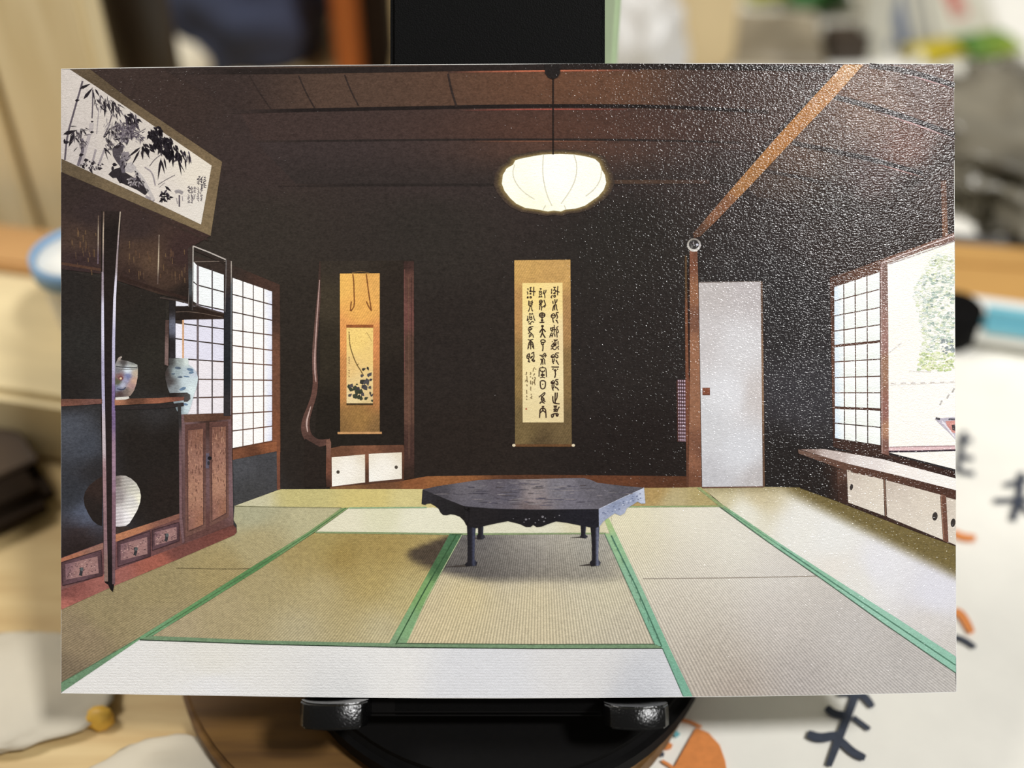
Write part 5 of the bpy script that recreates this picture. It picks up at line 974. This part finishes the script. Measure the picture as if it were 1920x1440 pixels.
def pouch(name, p0, w_, l_, th, rot, m, label, cat, m2=None, band=None):
    """sealed flat packet: pillow body with crimped ends"""
    t = tag(empty(name, p0, rot), label, cat)
    bm = bmesh.new(); nx, ny = 16, 20; g = {}
    for s in (1, -1):
        for i in range(nx+1):
            for j in range(ny+1):
                u, v = i/nx*2-1, j/ny*2-1
                hh = th*(max(0, 1-u**4))**.5*(max(0, 1-v**6))**.6*(1+0.12*math.sin(7*u+3*v)*math.sin(5*v))
                z = th/2+s*hh/2
                if s < 0 and (i in (0, nx) or j in (0, ny)): g[s, i, j] = g[1, i, j]
                else: g[s, i, j] = bm.verts.new((u*w_/2, v*l_/2, z))
        for i in range(nx):
            for j in range(ny):
                q = [g[s, i, j], g[s, i+1, j], g[s, i+1, j+1], g[s, i, j+1]]
                bm.faces.new(q if s > 0 else q[::-1])
    from_bm('packet_body', bm, m, t, True)
    for s in (-1, 1): box('crimped_end', -w_/2*.98, w_/2*.98, s*l_/2-0.003, s*l_/2+0.003, th/2-0.0004, th/2+0.0004, m2 or m, t)
    return t

WOODL = mat('pale_cedar', (236, 220, 180), 0.7, 0.2, 26, stretch=(7, 7, 0.5), color2=(216, 196, 150))
WOODD = mat('brown_gap_wood', (86, 62, 36), 0.7, 0.3, 30)
DARKB = mat('dark_brown_matt', (34, 23, 12), 0.9, 0.3, 80, spec=0.15)
# left: cedar board panel made of upright planks
panel = tag(empty('plank_panel', (-0.30, 0.125, 0)), 'pale upright cedar plank panel at the far left', 'wood panel')
px = -0.22
for i, wd in enumerate((0.07, 0.07, 0.065, 0.052, 0.026, 0.038, 0.034, 0.036, 0.028)):
    box('plank', px, px+wd-0.0022, 0.0+0.002*(i % 2), 0.014+0.002*(i % 2), 0, 0.19, WOODL, panel, 0.0012); px += wd
box('backing_rail', -0.22, px-0.003, 0.016, 0.022, 0.02, 0.05, WOODD, panel); box('backing_rail', -0.22, px-0.003, 0.016, 0.022, 0.14, 0.17, WOODD, panel)
# low cedar box in front of it
lowbox = tag(empty('low_wooden_box', (-0.155, 0.088, 0), (0, 0, math.radians(-12))), 'low pale wooden box with brown edge in front of the plank panel', 'box')
box('box_body', -0.12, 0.075, -0.030, 0.026, 0, 0.020, mat('cream_box_wood', (226, 208, 164), 0.6, 0.1, 30, stretch=(1, 8, 1)), lowbox, 0.002)
box('box_lid', -0.122, 0.077, 0.012, 0.029, 0.020, 0.0235, mat('tan_edge', (196, 150, 96), 0.6, 0.15, 40), lowbox, 0.001)
# white tub with blue rim
tub = tag(empty('tub', (-0.0960, 0.070, 0.0200)), 'small white tub with a pale blue rim on the low box', 'tub')
def lathe(name, prof, m, parent, seg=40):
    bm = bmesh.new(); rings = []
    for r, z in prof: rings.append([bm.verts.new((r*math.cos(2*math.pi*i/seg), r*math.sin(2*math.pi*i/seg), z)) for i in range(seg)])
    for a, b in zip(rings[:-1], rings[1:]):
        for i in range(seg): bm.faces.new([a[i], a[(i+1) % seg], b[(i+1) % seg], b[i]])
    bm.faces.new(rings[0][::-1]); bm.faces.new(rings[-1])
    return from_bm(name, bm, m, parent, True)
WHITEP = mat('white_plastic', (238, 238, 232), 0.4, 0.03, 100); BLUEP = mat('pale_blue_plastic', (136, 176, 214), 0.4, 0.08, 100)
lathe('tub_wall', [(0.0075, 0), (0.0082, 0.0015), (0.0102, 0.0210), (0.0102, 0.0222), (0.0010, 0.0224)], WHITEP, tub); lathe('rim', [(0.0102, 0.0188), (0.0110, 0.0192), (0.0110, 0.0232), (0.0100, 0.0234), (0.0098, 0.0224), (0.0101, 0.0200)], BLUEP, tub)
# made-up dark box filling the dark gap, and plank lying in front
strip = tag(empty('dark_gap_box', (-0.128, 0.046, 0), (0, 0, math.radians(-52))), 'long dark brown box made up to fill the dark gap left of the postcard', 'case')
box('gap_box_body', -0.050, 0.030, -0.018, 0.014, 0, 0.008, DARKB, strip, 0.003); box('gap_box_flap', 0.004, 0.020, -0.0182, 0.0142, 0.008, 0.0092, mat('brown_flap', (60, 42, 22), 0.6, 0.2, 60), strip, 0.0004)
slab = tag(empty('wooden_board', (-0.155, 0.026, 0), (0, 0, math.radians(-63))), 'pale wooden board with a dark end lying at the left edge', 'board')
for i in range(3): box('plank', -0.07, 0.050, -0.042+i*0.018, -0.0248+i*0.018, 0, 0.011, mat('board_wood', (204, 180, 130), 0.6, 0.15, 24, stretch=(2, 12, 1), color2=(190, 160, 108)) if i == 0 else bpy.data.materials['board_wood'], slab, 0.001)
box('end_batten', 0.050, 0.055, -0.044, 0.014, 0, 0.011, mat('dark_batten', (92, 70, 40), 0.7, 0.2, 40), slab, 0.0008)
# crumpled papers lower left
TISS = mat('cream_tissue', (196, 188, 170), 0.9, 0.08, 70)
for (ppx, ppy), sz, sd, lab in ((((25, 1285)), (0.017, 0.013, 0.005), 3, 'crumpled cream tissue below the wooden board'), (((290, 1460)), (0.012, 0.009, 0.004), 9, 'smaller crumpled cream tissue at the lower left corner')):
    q = on_plane(ppx, ppy, 0.004); lump('tissue', (q.x, q.y, 0.0002), sz, TISS, sd, 0.22, 4, lab, 'tissue', freq=1.5)
q = on_plane(186, 1345, 0.002); lump('yellow_sweet', (q.x, q.y, 0.0002), (0.0026, 0.0020, 0.004), mat('yellow_sugar', (222, 176, 70), 0.5, 0.1, 200), 5, 0.2, 3, 'tiny yellow sweet between the two tissues', 'sweet')
# top left: dark post, cream cloth, navy cloth, sticks
def at_table(ppx, ppy): return on_plane(ppx, ppy, 0.0)
q = at_y(272, 100, 0.19)
rod = tag(empty('dark_bottle', (q.x, 0.19, 0)), 'dark brown bottle standing between plank panel and cream towel', 'bottle')
lathe('bottle_body', [(0.0085, 0), (0.0100, 0.003), (0.0100, 0.060), (0.008, 0.070), (0.005, 0.076), (0.005, 0.086), (0.003, 0.086)], mat('brown_glass', (34, 24, 12), 0.45, 0.2, 40), rod); lathe('bottle_cap', [(0.006, 0.083), (0.0064, 0.084), (0.0064, 0.094), (0.003, 0.095)], DARKB, rod)
q = at_table(372, 96); lump('cream_towel', (q.x, 0.222, 0), (0.0165, 0.020, 0.026), mat('cream_towel', (232, 222, 196), 0.95, 0.1, 60, bump=0.0006), 12, 0.2, 4, 'rumpled cream towel beside the dark bottle', 'towel')
q = at_table(478, 60); lump('navy_cloth', (q.x-0.002, 0.272, 0), (0.034, 0.024, 0.045), mat('navy_wool', (58, 64, 86), 0.95, 0.25, 50, bump=0.0006), 21, 0.25, 4, 'rumpled navy cloth heaped at the top left', 'cloth')
ORG = mat('orange_lacquer', (176, 96, 40), 0.4, 0.2, 40, stretch=(6, 6, 0.6)); TAN = mat('tan_wood', (150, 116, 70), 0.6, 0.2, 40)
def stick(name, ppx0, wpx, y, h, m, label):
    a = at_y(ppx0, 130, y); b = at_y(ppx0+wpx, 130, y); wd = b.x-a.x
    t = tag(empty(name, ((a.x+b.x)/2, y, 0)), label, 'wooden block'); box('block_body', -wd/2, wd/2, -0.012, 0.012, 0, h, m, t, 0.0015); box('block_cap', -wd/2*1.04, wd/2*1.04, -0.0125, 0.0125, h, h+0.004, m, t, 0.001); return t
stick('wooden_block', 575, 48, 0.285, 0.016, TAN, 'low tan wooden block beside the navy cloth'); stick('wooden_block', 640, 42, 0.250, 0.115, ORG, 'orange lacquered block standing by the black stand'); stick('wooden_block', 690, 52, 0.262, 0.125, DARKB, 'dark block tucked against the black stand')
# top right
GRN = mat('pale_green_card', (206, 226, 190), 0.6, 0.06, 60)
gcard = tag(empty('green_packet', (0.0085, 0.068, 0)), 'pale green carton standing right behind the black stand', 'carton')
box('carton_body', -0.010, 0.0115, -0.008, 0.008, 0, 0.128, GRN, gcard, 0.0012); box('carton_stripe', 0.0040, 0.0062, -0.0083, -0.0081, 0.0, 0.128, mat('green_stripe', (150, 196, 140), 0.6), gcard); box('carton_flap', -0.0098, 0.0113, -0.0078, 0.0078, 0.128, 0.1292, GRN, gcard)
WRAP = mat('milky_wrap', (214, 212, 208), 0.35, 0.15, 40, bump=0.001)
q = at_table(1195, 150); lump('plastic_wrap', (q.x, q.y, 0.0012), (0.015, 0.018, 0.035), WRAP, 31, 0.35, 4, 'crumpled milky plastic wrap beside the green carton', 'plastic wrap')
q = at_table(1292, 130); carton('beige_carton', (q.x+0.001, q.y+0.006, 0.0012), 0.027, 0.020, 0.055, math.radians(4), mat('beige_board', (218, 196, 152), 0.7, 0.08, 40), 'upright beige carton right of the milky plastic wrap', 'carton')
q = at_table(1447, 108); pouch('grey_packet', (q.x, q.y+0.001, 0.0015), 0.036, 0.034, 0.009, (math.radians(10), 0, math.radians(-3)), mat('taupe_film', (164, 152, 128), 0.45, 0.4, 45, color2=(118, 108, 88)), 'taupe foil packet with a pale top seam', 'packet', mat('pale_seal', (208, 198, 176), 0.5))
q = at_table(1533, 38); pouch('green_leaf_packet', (q.x, q.y+0.014, 0.0015), 0.024, 0.022, 0.010, (0, 0, math.radians(8)), mat('leaf_green_film', (70, 128, 62), 0.4, 0.5, 60, color2=(30, 72, 30)), 'leafy green packet behind the taupe packet', 'packet')
q = at_table(1432, 24); pouch('yellow_green_packet', (q.x, q.y+0.012, 0.0015), 0.016, 0.016, 0.008, (0, 0, 0.2), mat('yellow_green_film', (176, 176, 64), 0.4, 0.3, 60), 'small yellow-green packet left of the leafy green one', 'packet')
q = at_table(1576, 100); carton('brown_carton', (q.x, q.y-0.004, 0.0012), 0.014, 0.014, 0.009, 0.05, mat('dark_cocoa_board', (64, 52, 40), 0.6, 0.2, 40), 'small dark brown carton between taupe packet and white carton', 'carton')
q = at_table(1626, 105); carton('white_carton', (q.x, q.y+0.001, 0.0012), 0.010, 0.014, 0.040, -0.06, mat('greyish_board', (206, 204, 190), 0.6, 0.06, 40), 'narrow white carton left of the striped envelope', 'carton')
# striped envelope with red stamp leaning back
q = at_table(1775, 92)
env = tag(empty('striped_envelope', (q.x, q.y+0.004, 0.0016), (math.radians(-52), 0, math.radians(24))), 'white envelope with blue-grey slanting stripes and a red stamp', 'envelope')
ENV = mat('envelope_paper', (196, 192, 174), 0.8, 0.04, 60)
box('envelope_sheet', -0.028, 0.027, 0, 0.003, 0.0, 0.062, ENV, env, 0.0006)
BG = mat('blue_grey_ink', (84, 96, 120), 0.8, 0.1, 80); GG = mat('grey_ink', (140, 138, 130), 0.8, 0.1, 80); NV = mat('deep_blue_ink', (52, 66, 104), 0.8)
def slant(x, w_, m, z0=0.001, z1=0.060, lean=0.35):
    bm = bmesh.new(); h = z1-z0
    vs = [bm.verts.new(p) for p in ((x, -0.0002, z0), (x+w_, -0.0002, z0), (x+w_+h*lean, -0.0002, z1), (x+h*lean, -0.0002, z1))]
    bm.faces.new(vs); r = bmesh.ops.extrude_face_region(bm, geom=bm.faces[:]); bmesh.ops.translate(bm, vec=(0, -0.0002, 0), verts=[v for v in r['geom'] if isinstance(v, bmesh.types.BMVert)])
    return from_bm('slanting_stripe', bm, m, env)
slant(-0.0275, 0.004, NV, lean=0.06); slant(-0.0215, 0.006, BG, lean=.25); slant(-0.012, 0.003, GG, lean=.25); slant(-0.006, 0.002, GG, lean=.25)
RED = mat('red_stamp_ink', (196, 96, 84), 0.8)
for (a, b, c, d) in ((0.008, 0.015, 0.024, 0.0250), (0.008, 0.015, 0.008, 0.0090), (0.008, 0.0090, 0.009, 0.024), (0.0140, 0.015, 0.009, 0.024), (0.0100, 0.0130, 0.0115, 0.0215)): box('stamp_mark', a, b, -0.0006, -0.0002, c, d, RED, env)
q = at_table(1740, 104); pouch('yellow_packet', (q.x, q.y-0.004, 0.0015), 0.020, 0.008, 0.005, (0, 0, math.radians(25)), mat('yellow_film', (206, 186, 48), 0.4, 0.2, 60), 'small yellow packet under the striped envelope', 'packet')
q = at_table(1838, 92); pouch('dark_green_packet', (q.x, q.y-0.005, 0.0015), 0.022, 0.012, 0.006, (0, 0, math.radians(18)), mat('deep_green_film', (48, 112, 44), 0.4, 0.4, 80, color2=(150, 166, 60)), 'dark green packet under the right end of the envelope', 'packet')
q = at_table(1716, 108); lump('white_sweet', (q.x-0.002, q.y-0.010, 0.0014), (0.0022, 0.0022, 0.005), WHITEP, 4, 0.1, 3, 'tiny white wrapped sweet before the yellow packet', 'sweet')
# grey carrier bag, straps, cardboard, tissue pack on the right
BAG = mat('grey_bag_film', (140, 134, 118), 0.25, 0.5, 35, bump=0.0012, color2=(84, 80, 70))
q = at_table(1880, 330); lump('carrier_bag', (q.x+0.018, q.y, 0.0012), (0.044, 0.050, 0.022), BAG, 41, 0.5, 5, 'crumpled translucent grey carrier bag at the right edge', 'bag', freq=3.6)
def tube(name, pts, r, m, label, cat, seg=10):
    C = chaikin([(p[0], p[1]) for p in pts], 3); Z = np.interp(np.linspace(0, 1, len(C)), np.linspace(0, 1, len(pts)), [p[2] for p in pts])
    bm = bmesh.new(); rings = []
    P = [Vector((c[0], c[1], z)) for c, z in zip(C, Z)]
    for i, p in enumerate(P):
        tdir = (P[min(i+1, len(P)-1)]-P[max(i-1, 0)]).normalized(); s1 = tdir.cross(Vector((0, 0, 1))).normalized(); s2 = s1.cross(tdir)
        rings.append([bm.verts.new(p+s1*r*math.cos(2*math.pi*k/seg)+s2*r*math.sin(2*math.pi*k/seg)) for k in range(seg)])
    for a, b in zip(rings[:-1], rings[1:]):
        for k in range(seg): bm.faces.new([a[k], a[(k+1) % seg], b[(k+1) % seg], b[k]])
    bm.faces.new(rings[0][::-1]); bm.faces.new(rings[-1])
    return tag(from_bm(name, bm, m, None, True), label, cat)
a = at_table(1770, 478); b = at_table(1860, 486); c = at_table(1960, 505)
tube('black_cable', [(a.x, a.y, 0.0042), (b.x, b.y, 0.0042), (c.x, c.y, 0.0042)], 0.0028, mat('grey_cable', (66, 64, 64), 0.5), 'dark grey cable lying in front of the carrier bag', 'cable')
cb = at_table(1880, 585)
card_box = tag(empty('cardboard_sheet', (cb.x+0.01, cb.y-0.001, 0.0012), (0, 0, math.radians(-8))), 'flat tan cardboard box at the right edge of the card', 'box')
box('box_body', -0.036, 0.060, -0.016, 0.020, 0, 0.006, mat('tan_cardboard', (196, 150, 84), 0.7, 0.08, 60), card_box, 0.0008); box('box_flap', -0.036, 0.060, 0.010, 0.020, 0.006, 0.0068, bpy.data.materials['tan_cardboard'], card_box, 0.0003)
tp = at_table(1885, 668)
tis = tag(empty('tissue_pack', (tp.x+0.004, tp.y+0.004, 0.0012), (0, 0, math.radians(-14))), 'white pocket tissue pack with a teal band before the cardboard', 'tissue pack')
box('pack_body', -0.022, 0.034, -0.006, 0.007, 0, 0.010, WHITEP, tis, 0.003); box('teal_band', -0.012, 0.0346, -0.0064, 0.0020, 0.0040, 0.0104, mat('teal_film', (116, 184, 200), 0.4, 0.1, 60), tis, 0.002)
kb = at_table(1776, 640)
knob = tag(empty('ink_pot', (kb.x, kb.y, 0.0012)), 'round black pot half hidden by the right edge of the card', 'pot'); lathe('pot_wall', [(0.0060, 0), (0.0065, 0.001), (0.0065, 0.010), (0.0055, 0.011), (0.002, 0.011)], M_BLACKM, knob); lathe('pot_collar', [(0.0067, 0.002), (0.0069, 0.003), (0.0069, 0.007), (0.0067, 0.008)], M_BLACKM, knob)
